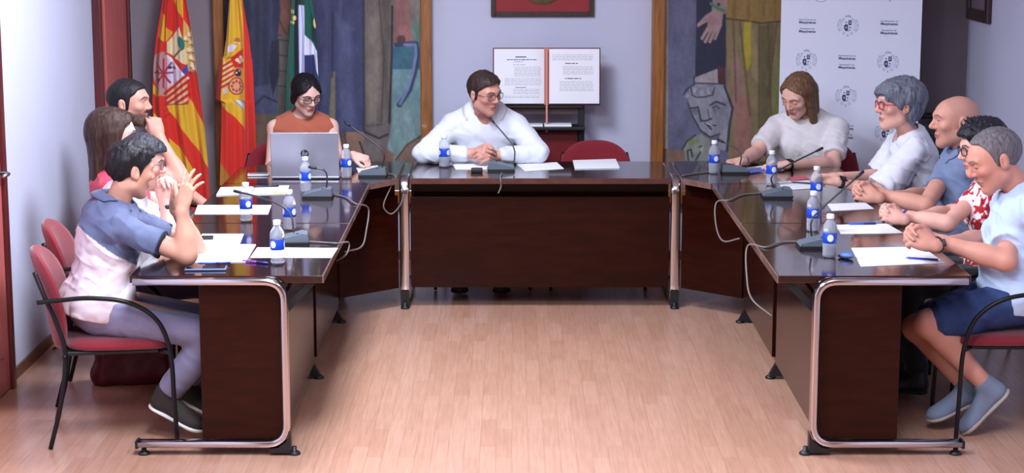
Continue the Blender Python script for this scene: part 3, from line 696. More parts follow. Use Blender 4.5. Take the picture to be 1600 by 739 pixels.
# ------------------------------------------------------------------ chairs
M_red = mat('red_upholstery', (126,20,36), .9, sheen=.3, noise=.12, noise_scale=60, bump=.4, bump_scale=400)
M_tube = mat('black_tube', (16,16,20), .35, .3)
def chair_shell(cz, hw, hh, nu=17, nv=17):
    pass
def make_chair():
    t = empty('armchair')
    # seat: rounded cushion
    bm = bmesh.new(); bmesh.ops.create_grid(bm, x_segments=16, y_segments=16, size=1)
    top = []; sh = MB(); n = 44; rings = [(.0,.020),(.45,.024),(.8,.022),(.95,.012),(1.0,-.004),(.95,-.018),(.0,-.022)]; vs = []; fs = []
    def sq(a):
        c, s = math.cos(a), math.sin(a); e = .5; return math.copysign(abs(c)**e, c), math.copysign(abs(s)**e, s)
    for r_, z in rings:
        for j in range(n):
            x, y = sq(2*PI*j/n); x *= r_; y *= r_
            vs.append((.230*x+.03, .235*y*(1-.06*(x<0)*abs(x)), .425+z-.012*max(0,x)**3))
    for i in range(len(rings)-1):
        for j in range(n): fs.append((i*n+j, (i+1)*n+j, (i+1)*n+(j+1)%n, i*n+(j+1)%n))
    bm.free(); sh.add(vs, [f[::-1] for f in fs], True); sh.build('seat', M_red, t)
    MB().box((-.20,-.20,.385),(.19,.20,.403),.006).build('seat_pan', M_black, t)
    # backrest: oval shell bent around the sitter
    def shell(off, k):
        out = []
        for r_, th in ((0,1),(.5,1),(.85,.9),(.97,.6),(1.0,0)):
            for j in range(n):
                a = 2*PI*j/n; y = .222*r_*math.copysign(abs(math.cos(a))**.8, math.cos(a)); z = .215*r_*math.copysign(abs(math.sin(a))**.8, math.sin(a))
                x = -.215-.34*(z+.2)*.62+1.15*y*y-.25*z*z + k*.026*th
                out.append((x, y, .60+z))
        return out
    f_, b_ = shell(0, 1), shell(0, -1); m = len(f_); fs = []
    for i in range(4):
        for j in range(n):
            q = (i*n+j, i*n+(j+1)%n, (i+1)*n+(j+1)%n, (i+1)*n+j); fs.append(q); fs.append([v+m for v in q[::-1]])
    MB().add(f_+b_, fs, True).build('backrest', M_red, t)
    for s in (-1, 1):
        arm = bez([(.255,s*.275,.004),(.247,s*.275,.20),(.237,s*.275,.40),(.19,s*.275,.535),(.08,s*.275,.615),(-.07,s*.272,.640),(-.20,s*.262,.634),(-.290,s*.235,.622)], 8)
        a = MB().tube(arm, .0098, 10); a.build('arm_frame', M_tube, t)
        rear = bez([(-.262,s*.235,.004),(-.212,s*.235,.20),(-.188,s*.235,.40),(-.218,s*.226,.53),(-.262,s*.215,.64),(-.300,s*.19,.74)], 8)
        MB().tube(rear, .0098, 10).build('rear_leg', M_tube, t)
    b = MB()
    for x in (-.19, .2): b.tube([(x,-.25,.392),(x,.25,.392)] if x < 0 else [(.236,-.275,.40),(.2,-.2,.392),(.2,.2,.392),(.236,.275,.40)], .010, 8)
    for s in (-1, 1): b.tube([(-.19,s*.17,.392),(.2,s*.17,.392)], .010, 8)
    b.build('seat_rail', M_tube, t)
    return t
CH0 = make_chair()
def place_chair(x, y, deg, label, first=[1]):
    c = CH0 if first else copy_tree(CH0)
    first.clear(); c.location = (x, y, 0); c.rotation_euler = (0,0,math.radians(deg))
    tag(c, label, 'chair', 'red upholstered armchairs around the tables'); return c
place_chair(-1.69, 7.945, 10, 'red armchair with black tubes under the man in polo shirt')
place_chair(-1.80, 8.60, 6, 'red armchair whose back shows just behind the polo shirt man’s chair')
place_chair(-1.70, 9.22, 2, 'red armchair under the woman with long brown hair')
place_chair(-1.72, 9.86, -3, 'red armchair under the bearded man by the red door')
place_chair(-1.34, 11.19, -80, 'red armchair of the laptop woman')
place_chair(-.17, 11.22, -90, 'red armchair under the man in white shirt')
place_chair(.50, 11.20, -90, 'empty red armchair at the head table')
place_chair(1.82, 11.22, -100, 'red armchair behind the woman in white sweater')
place_chair(2.20, 9.86, 182, 'red armchair under the grey haired woman')
place_chair(2.26, 9.25, 180, 'red armchair under the bald man')
place_chair(2.24, 8.65, 178, 'red armchair under the spiky haired woman')
place_chair(2.12, 8.03, 178, 'red armchair under the man in denim shorts')
# ------------------------------------------------------------------ lectern with the big open book
M_paper = mat('white_paper', (236,236,240), .8)
M_ink = mat('print_ink', (160,160,172), .8)
M_inkd = mat('dark_ink', (70,72,104), .8)
YK = 11.72
def lectern():
    a = atY(790, 200, YK); b = atY(908, 200, YK); xm = (a[0]+b[0])/2; t = empty('book_stand', (xm, YK, 0), 0, 'black framed stand with dark red front panel carrying the big open book', 'stand')
    zt = float(atY(850,166,YK)[2]); hw = (b[0]-a[0])/2
    for s in (-1, 1):
        MB().box((s*hw-.02,-.02,0),(s*hw+.02,.02,zt+.06),.004).build('post', M_black, t)
        MB().box((s*hw-.025,-.20,0),(s*hw+.025,.20,.04),.006).build('foot', M_black, t)
    z1 = float(atY(850,194,YK)[2])
    MB().box((-hw,-.012,zt-.05),(hw,.012,zt+.01),.003).build('crossbar', mat('brown_bar',(74,52,50),.5), t)
    MB().box((-hw-.02,-.13,z1-.022),(hw+.02,.06,z1-.004),.003).build('shelf', M_black, t)
    MB().box((-hw+.02,-.015,.22),(hw-.02,.006,z1-.03),.004).build('front_panel', mat('dark_red_panel',(112,14,22),.45), t)
    MB().box((-hw-.01,-.05,zt-.006),(hw+.01,.03,zt+.006),.003).build('book_rest', M_black, t)
    return xm, zt, z1
LX, LZ, LZ1 = lectern()
bx0, bx1 = atY(770,160,YK-.03)[0], atY(938,160,YK-.03)[0]; xs = float(atY(854,150,YK-.03)[0]); hbk = float(atY(854,76,YK-.02)[2]-atY(854,166,YK-.02)[2])
t = empty('open_book', (xs, YK-.035, LZ+.008), 0, 'huge open printed book standing on the stand behind the man in white shirt', 'book')
t.rotation_euler = (-.10, 0, 0)
def page_block(s, w_):
    n = 14; vs = []
    for i in range(n+1):
        u = i/n; x = s*(.012+u*(w_-.02)); y = -.022-.02*math.sin(min(1,u*3)*PI/2)*(1-u*.55)
        vs.append((x, y))
    m = MB(); pts = vs+[(s*(w_-.008), .0), (s*.012, .0)]
    M = Matrix(((1,0,0,0),(0,1,0,0),(0,0,1,0),(0,0,0,1)))
    m.prism(pts, .012, hbk-.008); return m.build('page_block', M_paper, t), vs
wl, wr = xs-bx0, bx1-xs
for s, w_ in ((-1, wl), (1, wr)): MB().box((s*.006,.0,0),(s*w_,.008,hbk),.002).build('cover', mat('leather_cover',(104,46,50),.5), t)
MB().box((-.016,-.024,.004),(.016,.0,hbk+.002),.003).build('spine', mat('spine_cloth',(186,116,104),.6), t)
MB().box((-.006,-.05,-.16),(.006,-.046,hbk-.01),.0005).build('ribbon', mat('ribbon',(206,130,112),.6), t)
def print_lines(s, w_, rows, block, vs):
    xsv = [abs(v[0]) for v in vs]; ysv = [v[1] for v in vs]
    m = MB(); d = MB()
    for (u0, u1, v, h_, dark, brk) in rows:
        u = u0
        while u < u1-.01:
            l = min(u1-u, random.uniform(.03,.11)) if brk else u1-u
            xa, xb = u*w_, (u+l)*w_; ya = np.interp(xa, xsv, ysv)-.0008; yb = np.interp(xb, xsv, ysv)-.0008; z = hbk*(1-v)
            q = [(s*xa if s > 0 else -w_+xa, ya, z)]
            if s < 0: xa, xb = w_-xa, w_-xb; ya = np.interp(xa, xsv, ysv)-.0008; yb = np.interp(xb, xsv, ysv)-.0008
            p0, p1 = (s*xa, ya), (s*xb, yb)
            vv = [(p0[0],p0[1],z),(p1[0],p1[1],z),(p1[0],p1[1],z+h_),(p0[0],p0[1],z+h_)]
            (d if dark else m).add(vv, [(0,1,2,3)]); u += l+.014
    m.build('lettering', M_ink, block)['kind'] = 'stuff'; d.build('lettering', M_inkd, block)['kind'] = 'stuff'
rowsL = [(.42,.62,.17,.006,1,0),(.26,.82,.215,.0045,1,1),(.40,.58,.25,.004,0,1),(.38,.62,.30,.003,0,1)]
rowsL += [(.40,.90,.34+.026*i,.0022,0,1) for i in range(7)]+[(.22,.90,.54+.026*i,.0022,0,1) for i in range(5)]+[(.42,.62,.69,.003,1,0)]+[(.38,.88,.72+.026*i,.0022,0,1) for i in range(4)]+[(.22,.86,.84+.026*i,.0022,0,1) for i in range(2)]
rowsR = [(.10,.86,.13+.028*i,.0024,0,1) for i in range(4)]+[(.34,.58,.28,.005,1,1)]+[(.30,.86,.33+.026*i,.0022,0,1) for i in range(6)]+[(.34,.64,.54,.005,1,1)]+[(.24,.86,.59+.026*i,.0022,0,1) for i in range(7)]
for s, w_, rows in ((-1, wl, rowsL), (1, wr, rowsR)):
    blk, vs = page_block(s, w_); print_lines(s, w_, rows, blk, vs)
t = empty('booklet', (LX+.0, YK-.06, LZ1-.004), 0, 'open white booklet lying on the shelf under the big book', 'booklet')
MB().box((-.17,-.05,0),(-.004,.05,.012),.003).build('page_block', M_paper, t); MB().box((.004,-.05,0),(.17,.05,.014),.003).build('page_block', M_paper, t)

# ------------------------------------------------------------------ roll-up banner
def crest(m, md, cx, cz, s):
    """faint scrollwork around a small quartered shield; faces local -Y"""
    def disc(b, x, z, rx, rz, n=14, y=-.0012): b.add([(cx+s*(x+rx*math.cos(2*PI*i/n)), y, cz+s*(z+rz*math.sin(2*PI*i/n))) for i in range(n)], [list(range(n))])
    def ring(b, x, z, r0, r1, a0=0, a1=2*PI, n=18, ez=1.0, y=-.0012):
        vs = []
        for i in range(n+1):
            a = a0+(a1-a0)*i/n
            for r_ in (r0, r1): vs.append((cx+s*(x+r_*math.cos(a)), y, cz+s*(z+r_*math.sin(a)*ez)))
        b.add(vs, [(2*i, 2*i+1, 2*i+3, 2*i+2) for i in range(n)])
    def quad(b, x0, z0, x1, z1, y=-.0014): b.add([(cx+s*x0,y,cz+s*z0),(cx+s*x1,y,cz+s*z0),(cx+s*x1,y,cz+s*z1),(cx+s*x0,y,cz+s*z1)], [(0,1,2,3)])
    for sx in (-1,1):
        ring(m, sx*.62, .42, .10, .17, n=14); ring(m, sx*.74, .06, .10, .16, n=14); ring(m, sx*.68, -.34, .09, .15, n=14); ring(m, sx*.36, -.72, .08, .14, n=12)
        disc(m, sx*.42, .62, .09, .08); ring(m, sx*.50, 0, .44, .50, (PI if sx<0 else 0)-1.0, (PI if sx<0 else 0)+1.0, 12, 1.5)
        disc(m, sx*.20, .86, .08, .10)
    disc(m, 0, .90, .09, .12); ring(m, 0, .70, .22, .28, .2, PI-.2, 12); disc(m, 0, -.92, .09, .12)
    # shield
    quad(md, .03, .06, .34, .52); quad(m, .09, .20, .28, .30, -.0016); quad(m, .09, .38, .28, .44, -.0016)
    pts = [(-.36,0)]+[(-.36+.18*(1-math.cos(a)), -.12-.40*math.sin(a)) for a in np.linspace(0,PI/2,8)]+[(0,-.5),(0,.04),(-.12,.14),(-.28,.10)]
    md.add([(cx+s*x, -.0014, cz+s*z) for x, z in pts], [list(range(len(pts)))]); disc(m, -.17, -.18, .07, .11, y=-.0018)
    disc(md, -.18, .30, .06, .08); disc(md, .18, -.16, .06, .08); quad(md, .05, -.48, .10, -.36); quad(md, .14, -.44, .19, -.34)
    ring(m, 0, 0, .40, .43, PI, 2*PI, 14, 1.35); 
def text_mesh(s, size, bold=False):
    c = bpy.data.curves.new('lettering', 'FONT'); c.body = s; c.size = size; c.align_x = 'CENTER'; c.resolution_u = 3; c.offset = size*.03 if bold else 0
    o = bpy.data.objects.new('lettering', c); COL.objects.link(o)
    dg = bpy.context.evaluated_depsgraph_get(); me = bpy.data.meshes.new_from_object(o.evaluated_get(dg)); bpy.data.objects.remove(o); return me
def banner():
    pl = atY(1218, 120, 11.86); pr_ = atY(1437, 120, 11.60); d = pr_-pl; W_ = math.hypot(d[0], d[1]); rz = math.atan2(d[1], d[0])
    t = empty('rollup_banner', (float((pl[0]+pr_[0])/2), float((pl[1]+pr_[1])/2), 0), rz, 'white roll-up banner with rows of small crests and town hall lettering', 'banner')
    hw = W_/2
    MB().box((-hw,0,.09),(hw,.003,2.06)).build('print_panel', mat('banner_print', (232,236,250), .55), t)
    MB().box((-hw-.01,-.08,0),(hw+.01,.10,.09),.02).build('cassette', mat('alu',(180,180,186),.35,1.0), t)
    MB().box((-hw,-.008,2.05),(hw,.012,2.085),.004).build('top_rail', mat('alu',(180,180,186),.35,1.0), t)
    MB().tube([(0,.03,.05),(0,.02,2.05)],.009,8).build('support_pole', mat('alu',(180,180,186),.35,1.0), t)
    M_c = mat('crest_grey', (186,190,216), .6); M_tx = mat('banner_text', (72,76,112), .6)
    Minv = t.matrix_basis.inverted() if False else None
    def loc(px, py):
        # the banner plane seen through that spot of the photograph
        R = np.array([0,0,CH]); dr = _ray(px, py); n = np.array([-math.sin(rz), math.cos(rz), 0]); o = np.array([t.location.x, t.location.y, 0]); k = ((o-R)@n)/(dr@n); q = R+dr*k-o
        return float(q@np.array([math.cos(rz), math.sin(rz), 0])), float(q[2])
    c0 = loc(1260,95); c1 = loc(1325,40); t0 = loc(1260,42); dx = c1[0]-c0[0]; dz = loc(1325,40)[1]-loc(1325,150)[1]; k = 0
    xs_ = [c0[0], c1[0], c1[0]*2-c0[0]]; zc = c1[1]
    ta = text_mesh('Ayuntamiento de', .0150); tb = text_mesh('Mequinenza', .0215, True); tc = text_mesh('Ajuntament de', .0150); td = text_mesh('Mequinensa', .0215, True)
    for row in range(-3, 11):
        z = zc-row*dz/2
        for c in range(3):
            if z < .25 or z > 1.8: continue
            if (row+c) % 2 == 1:
                m, md = MB(), MB(); crest(m, md, xs_[c], z, .064)
                o = m.build('crest', M_c, t); md.build('shield', M_inkd, o)
            else:
                for me, dz_, mm in ((ta, .027, M_tx), (tb, .008, M_tx), (tc, -.028, M_tx), (td, -.047, M_tx)):
                    o = link('lettering', me, t, None if len(me.materials) else mm); o.location = (xs_[c], -.0012, z+dz_); o.rotation_euler = (PI/2,0,0)
    # ring of the round emblem at the top
    rc = loc(1283, -10); vs = []; n = 40
    for i in range(n):
        a = 2*PI*i/n
        for r_ in (.047,.052): vs.append((rc[0]+r_*math.cos(a), -.0012, rc[1]+r_*math.sin(a)))
    MB().add(vs, [(2*i,2*i+1,(2*i+3)%(2*n),(2*i+2)%(2*n)) for i in range(n)]).build('round_emblem', M_c, t)
banner()

# ------------------------------------------------------------------ dark equipment rack in the corner, handbag
bp = atY(1473, 250, 11.05)
t = empty('equipment_rack', (2.652, 11.76, 0), 0, 'black equipment rack in the dark corner behind the bald man', 'rack')
zt = float(atY(1470,187,11.56)[2])
MB().box((-.18,-.16,.03),(.175,.16,zt),.008).build('cabinet', mat('rack_black',(16,16,20),.5), t)
for i, z in enumerate((zt-.10, zt-.22, zt-.36, zt-.50)): MB().box((-.16,-.166,z),(.16,-.155,z+.075),.004).build('device_front', mat('rack_grey',(34,34,40),.4), t)
MB().box((-.17,-.10,zt),(-.0,.10,zt+.012),.004).build('tray', M_black, t)
MB().tube([(-.14,0,zt+.01),(-.145,0,zt+.06)],.008,8).build('aerial', M_black, t)
for sx in (-1,1):
    for sy in (-1,1): MB().lathe([(.02,0),(.022,.01),(.02,.03),(.0,.03)],12,Matrix.Translation(Vector((sx*.15,sy*.12,0)))).build('foot', M_black, t)

# ------------------------------------------------------------------ table-top things
M_pet = mat('clear_bottle', (236,242,255), .06, trans=.72, ior=1.15, spec=.6)
M_capw = mat('bottle_cap', (235,236,245), .4)
M_lab = mat('blue_label', (24,70,190), .35); M_labw = mat('label_white', (225,232,250), .4)
def make_bottle():
    t = empty('water_bottle')
    prof = [(.0,.004),(.020,.0),(.0255,.004),(.0275,.012),(.0262,.02),(.0275,.028),(.0264,.037),(.0275,.046),(.0270,.055),(.0270,.098),(.0280,.103),(.0278,.113),(.0240,.127),(.0170,.139),(.0125,.146),(.0115,.152),(.0,.152)]
    MB().lathe(prof, 28).build('bottle_body', M_pet, t)
    MB().lathe([(.0272,.056),(.0277,.057),(.0277,.096),(.0272,.097)], 28).build('label', M_lab, t)
    lb = t.children[-1]
    for k in range(3):
        m = MB(); n = 8; vs = []
        for i in range(n+1):
            a = k*2*PI/3+(i/n-.5)*.9
            w_ = .013*math.sqrt(max(0,1-(2*i/n-1)**2))+.001
            for z in (.078-w_, .078+w_): vs.append((.0281*math.cos(a), .0281*math.sin(a), z))
        m.add(vs, [(2*i,2*i+2,2*i+3,2*i+1) for i in range(n)], True).build('label_mark', M_labw, lb)
    MB().lathe([(.0,.150),(.0140,.150),(.0146,.152),(.0146,.165),(.0135,.1685),(.0,.169)], 22).build('cap', M_capw, t)
    return t
BOT = make_bottle()
bots = [(433,414,'water bottle standing on a white sheet at the left table’s near end'),(384,347,'water bottle on the sheet before the clasped hands, left table'),(452,360,'water bottle beside the goose-neck microphone of the left near table'),(477,301,'water bottle in front of the silver laptop'),(541,279,'water bottle right of the silver laptop'),(694,262,'water bottle in front of the white shirt man’s elbow'),(1116,272,'water bottle beside the white sweater woman’s hand'),(1206,290,'water bottle behind the grey microphone base of right far table'),(1276,318,'water bottle behind another bottle at the right table seam'),(1271,362,'water bottle just behind the near right microphone'),(1297,403,'water bottle beside small blue object, nearest on right table')]
for i, (px, py, lab) in enumerate(bots):
    b = BOT if i == 0 else copy_tree(BOT); q = atZ(px, py, TZ); b.location = (q[0], q[1]+.02, TZ+.0008 if i else TZ+.0016); b.rotation_euler = (0,0,random.uniform(0,6)); b.scale = (1.1,)*3; tag(b, lab, 'bottle', 'water bottles on the tables')

M_mic = mat('mic_grey', (92,102,112), .45); M_micd = mat('mic_dark', (24,26,30), .5); M_neck = mat('mic_neck', (60,62,68), .35, .6)
def mic(px, py, rz, neck, label, s=1.0):
    """conference microphone: wedge base, goose-neck through the given spots (px,py,depth offset) and capsule"""
    q = atZ(px, py, TZ); t = empty('desk_microphone', (q[0], q[1], TZ+.0005), rz, label, 'microphone', 'desk microphones')
    M = Matrix(((0,0,1,0),(1,0,0,0),(0,1,0,0),(0,0,0,1)))
    Mx = Matrix(((1,0,0,0),(0,0,-1,0),(0,1,0,0),(0,0,0,1)))
    MB().prism([(-.078,.0),(.072,.0),(.078,.012),(-.078,.012)], -.06, .06, Mx).build('base_plate', M_micd, t)
    MB().prism([(-.074,.012),(.074,.012),(.070,.046),(.045,.050),(-.070,.022)], -.055, .055, Mx).build('console', M_mic, t)
    MB().box((.02,-.035,.040),(.055,-.012,.0475),.002).build('talk_button', M_micd, t)
    R = Matrix.Rotation(-rz, 3, 'Z')
    P = []
    for nx, ny, dy in neck:
        w_ = atY(nx, ny, q[1]+dy); P.append(np.array(R @ Vector(w_-np.array([q[0], q[1], TZ]))))
    P[0][2] = max(.03, min(P[0][2], .048))
    c = bez(P, 10); nk = MB().tube(c, .0042, 8).build('gooseneck', M_neck, t)
    d = c[-1]-c[-2]; d = d/np.linalg.norm(d)
    MB().tube([c[-1]-d*.006, c[-1]+d*.004, c[-1]+d*.034, c[-1]+d*.038], [.0052,.0072,.0072,.004], 10).build('capsule', M_micd, nk)
    return t
mic(497,308,0,[(510,292,.0),(511,276,.0),(506,266,.0),(493,263,.0)],'desk microphone with short bent neck in front of the laptop')
mic(456,380,.1,[(459,362,0),(455,338,.02),(440,322,.05),(404,308,.1),(376,301,.14)],'desk microphone with long neck reaching over the left sheets')
mic(583,275,0,[(597,258,.0),(600,240,.0),(585,224,.02),(546,196,.06)],'desk microphone with neck raised beside the laptop woman’s hand')
mic(783,266,PI,[(803,257,.0),(804,236,.02),(796,220,.05),(771,191,.10)],'desk microphone in front of the man in white shirt')
mic(1148,270,PI,[(1156,258,.02),(1158,244,.05),(1150,232,.08),(1130,222,.12)],'desk microphone by the white sweater woman’s hand')
mic(1214,308,.0,[(1209,292,.0),(1206,276,.0),(1228,260,.01),(1276,236,.03)],'desk microphone with neck pointing at the grey haired woman')
mic(1274,386,.0,[(1268,366,.0),(1268,346,.0),(1282,328,.02),(1340,276,.06)],'desk microphone nearest camera on the right table')
bx = atZ(745,269,TZ); t = empty('microphone_switch', (bx[0],bx[1],TZ+.0005), 0, 'small black box left of the white shirt man’s microphone', 'switch box')
MB().box((-.032,-.03,0),(.032,.03,.022),.005).build('body', M_micd, t); MB().box((-.01,-.01,.022),(.01,.01,.026),.002).build('button', M_mic, t)
M_cord = mat('grey_cord', (112,106,102), .5)
def cord(pts, label, r=.004):
    P = [np.array(p_, float) for p_ in pts]; o = P[0].copy()
    m = MB().tube(bez([p_-o for p_ in P], 10), r, 8).build('audio_cable', M_cord, None, label, 'cable', 'cables of the desk microphones'); m.location = o
def T_(px, py, dz=.005): q = atZ(px, py, TZ); q[2] += dz; return q
cord([T_(521,305),T_(540,310),T_(556,320), (-.73,9.62,.70),(-.735,9.55,.60),(-.745,9.35,.55),(-.80,9.05,.58)], 'grey cord looping off the edge of the left far table')
cord([T_(476,379),T_(510,381),T_(528,382),(-.745,8.62,.70),(-.75,8.55,.66),(-.80,8.60,.62)], 'grey cord running over the left near table to its edge')
cord([T_(1190,303),T_(1160,306),T_(1140,314),(1.04,9.66,.72),(1.03,9.55,.62),(1.05,9.40,.57),(1.12,9.30,.60)], 'grey cord looping off the edge of the right far table')
cord([T_(1254,379),T_(1222,380),T_(1196,388),(1.05,8.42,.72),(1.035,8.30,.60),(1.05,8.22,.52),(1.13,8.14,.46)], 'pale cord looping off the edge of the right near table')
cord([T_(606,273),T_(618,276),(-.66,10.37,.70),(-.70,10.33,.60),(-.66,10.36,.55),(-.61,10.36,.60),(-.59,10.36,.66)], 'cord coiled under the left front corner of the head table')
cord([T_(784,272),T_(782,279),(-.06,10.385,.70),(-.075,10.38,.66)], 'cord dropping over the head table’s front edge')
cord([T_(1118,269),T_(1090,272),T_(1066,276)], 'cord lying across the right corner table')
def sheet(pts, label, n=1, name='paper_sheet', th=.0009, m=None, z=TZ, cat='paper'):
    q = [atZ(px, py, TZ) for px, py in pts]; c = sum(q)/len(q)
    mb = MB().prism([(v[0]-c[0], v[1]-c[1]) for v in q], 0, th*n)
    o = mb.build(name, m or M_paper, None, label, cat, 'papers on the tables'); o.location = (c[0], c[1], z+.0006); return o
sheet([(303,411),(384,410),(400,383),(310,382)], 'white sheet beside the polo shirt man’s elbow', 3)
sheet([(391,403),(518,403),(528,388),(402,387)], 'white sheet under the nearest left bottle')
sheet([(308,381),(375,381),(381,366),(316,366)], 'white sheet with a dark phone lying on it', 2)
sheet([(304,335),(419,335),(424,321),(309,321)], 'white sheet under the second bottle before the clasped hands', 2)
sheet([(1330,388),(1440,386),(1476,411),(1345,417)], 'white sheet under the hands of the man in shorts', 2)
sheet([(1305,352),(1385,350),(1412,365),(1314,366)], 'white sheet before the spiky haired woman', 2)
sheet([(1292,319),(1352,317),(1366,327),(1300,330)], 'white sheet before the bald man', 2)
sheet([(1215,285),(1262,282),(1282,294),(1224,298)], 'white sheet before the grey haired woman', 2)
sheet([(1146,264),(1195,259),(1206,268),(1160,272)], 'white sheet before the white sweater woman', 2)
sheet([(707,257),(764,256),(762,265),(712,265)], 'white sheet under the clasped hands of white shirt man', 2)
sheet([(806,256),(870,254),(881,264),(820,268)], 'white sheet right of the central microphone', 2)
sheet([(895,252),(962,250),(968,263),(898,264)], 'stack of white papers before the empty chair', 7)
sheet([(556,262),(590,259),(596,266),(560,270)], 'white sheet under the laptop woman’s hand', 2)
sheet([(338,306),(392,303),(398,293),(345,294)], 'white notepad at the far end of left table', 6, 'notepad', cat='notepad')
t = sheet([(392,305),(448,303),(452,291),(400,292)], 'white notepad with yellow edge in front of the laptop', 5, 'notepad', cat='notepad')
q = atZ(440,302,TZ)-np.array(t.location); MB().box((q[0]-.045,q[1]-.02,.0045),(q[0]+.045,q[1]+.012,.0062)).build('yellow_tab', mat('yellow_marker',(222,226,70),.6), t)
sheet([(1232,278),(1258,275),(1264,280),(1238,283)], 'pink folder beside the grey haired woman’s hands', 3, 'folder', m=mat('pink_folder',(214,96,112),.6), cat='folder')
sheet([(1166,266),(1200,262),(1206,267),(1172,272)], 'blue notebook under the white sweater woman’s sheet', 5, 'notebook', m=mat('blue_notebook',(96,110,190),.5), cat='notebook').location.z = TZ+.003
def phone(px, py, rz, body, face, label, w_=.075, l_=.15, z=TZ):
    q = atZ(px, py, z); t = empty('mobile_phone', (q[0], q[1], z+.0008), rz, label, 'phone')
    MB().box((-l_/2,-w_/2,0),(l_/2,w_/2,.009),.004).build('case', body, t); MB().box((-l_/2+.006,-w_/2+.004,.0085),(l_/2-.006,w_/2-.004,.0094),.0004).build('screen', face, t); return t
M_scr = mat('phone_glass', (30,32,40), .08)
phone(322,421,.05,mat('phone_blue',(110,130,170),.3,.4),M_scr,'mobile phone at the near edge of the left table',.075,.17)
phone(316,373,.1,M_black,M_scr,'dark phone lying on a sheet by the raised forearms',.06,.10, TZ+.003)
phone(404,274,.1,mat('phone_white',(232,232,238),.3),mat('phone_grey',(150,150,160),.2),'white phone lying left of the laptop',.08,.12)
phone(1150,261,.2,M_black,M_scr,'dark phone half hidden behind white sweater woman’s microphone',.06,.11,TZ+.003)
def pen(px, py, rz, rgb, label):
    q = atZ(px, py, TZ); t = empty('ballpoint_pen', (q[0], q[1], TZ+.0085), rz, label, 'pen', 'pens on the tables')
    Mx = Matrix.Rotation(PI/2, 4, 'Y')
    MB().lathe([(.0,-.068),(.0015,-.067),(.0042,-.055),(.0045,.05),(.0,.05)],10,Mx).build('barrel', mat('pen_%d_%d_%d'%rgb, rgb,.35), t)
    MB().lathe([(.0046,.01),(.005,.012),(.005,.068),(.0,.070)],10,Mx).build('pen_cap', mat('pen_cap_%d'%rgb[2], tuple(int(c*.6) for c in rgb),.35), t); return t
pen(334,414,.08,(40,60,190),'blue pen lying on the sheet by the polo man’s elbow').location.z = TZ+.008
pen(398,411,-.5,(120,70,190),'short violet pen right of the polo man’s sheet').location.z = TZ+.0053
pen(1440,407,-.4,(50,70,200),'blue pen on the sheet of the man in shorts').location.z = TZ+.0078
pen(1346,352,.1,(70,100,220),'blue pen above the spiky haired woman’s sheet').location.z = TZ+.0078
pen(415,294,.2,(40,40,60),'dark pen on the notepad in front of the laptop').location.z = TZ+.0102
pen(1255,288,-.5,(60,60,70),'dark pen on the grey haired woman’s sheet').location.z = TZ+.0078
q = atZ(1323,404,TZ); t = empty('computer_mouse', (q[0],q[1],TZ+.0008), 2.3, 'small blue object like a mouse beside the nearest right bottle', 'mouse')
MB().ball((0,0,.014),(.034,.024,.014),20).build('shell', mat('mouse_blue',(92,128,190),.35), t); MB().ball((.026,0,.008),(.016,.02,.008),14).build('tip', M_micd, t)

# ------------------------------------------------------------------ laptop
M_alu = mat('laptop_silver', (176,176,192), .32, .75)
a, b_ = atZ(424,280,TZ), atZ(531,279,TZ); w_ = float(b_[0]-a[0]); yl = float(a[1])
t = empty('laptop', (float((a[0]+b_[0])/2), yl, TZ+.0008), 0, 'silver laptop with round dark logo, its back to camera', 'laptop')
MB().box((-w_/2,.0,.002),(w_/2,.235,.016),.005).build('base', M_alu, t)
MB().box((-w_/2+.02,.02,.016),(w_/2-.02,.13,.0172)).build('keyboard', M_micd, t)
hl = float(atY(478,208,yl-.02)[2]-TZ)
lid = MB().box((-w_/2,-.004,0),(w_/2,.004,hl/math.cos(.12)-.012),.003).build('lid', M_alu, t); lid.location = (0,.004,.014); lid.rotation_euler = (-.0+.10,0,0)
MB().box((-w_/2+.008,.004,.012),(w_/2-.008,.0046,hl-.03)).build('display', mat('display',(30,34,44),.1,emit=(120,140,190),estr=.6), lid)
lg = MB(); n = 30; R_ = .0225
lg.add([(R_*math.cos(2*PI*i/n), -.0047, hl*.50+R_*math.sin(2*PI*i/n)) for i in range(n)], [list(range(n))]); lo_ = lg.build('logo', mat('logo_dark',(34,34,42),.3), lid)
st = MB()
def slant(x, z0, z1, w2=.0022): st.add([(x+.25*z0-w2,-.0052,hl*.5+z0),(x+.25*z0+w2,-.0052,hl*.5+z0),(x+.25*z1+w2,-.0052,hl*.5+z1),(x+.25*z1-w2,-.0052,hl*.5+z1)], [(0,1,2,3)])
slant(-.010,-.010,.018); slant(-.002,-.010,.006); slant(.006,-.018,.008); slant(.013,-.008,.008)
st.add([(-.0095,-.0052,hl*.5+.005),(-.0015,-.0052,hl*.5+.005),(-.0005,-.0052,hl*.5+.0085),(-.0085,-.0052,hl*.5+.0085)],[(0,1,2,3)]); st.add([(.006,-.0052,hl*.5+.005),(.0145,-.0052,hl*.5+.005),(.0155,-.0052,hl*.5+.0085),(.007,-.0052,hl*.5+.0085)],[(0,1,2,3)]); st.add([(.003,-.0052,hl*.5-.0105),(.0105,-.0052,hl*.5-.0105),(.0112,-.0052,hl*.5-.0075),(.004,-.0052,hl*.5-.0075)],[(0,1,2,3)])
st.build('logo_letters', M_alu, lo_)
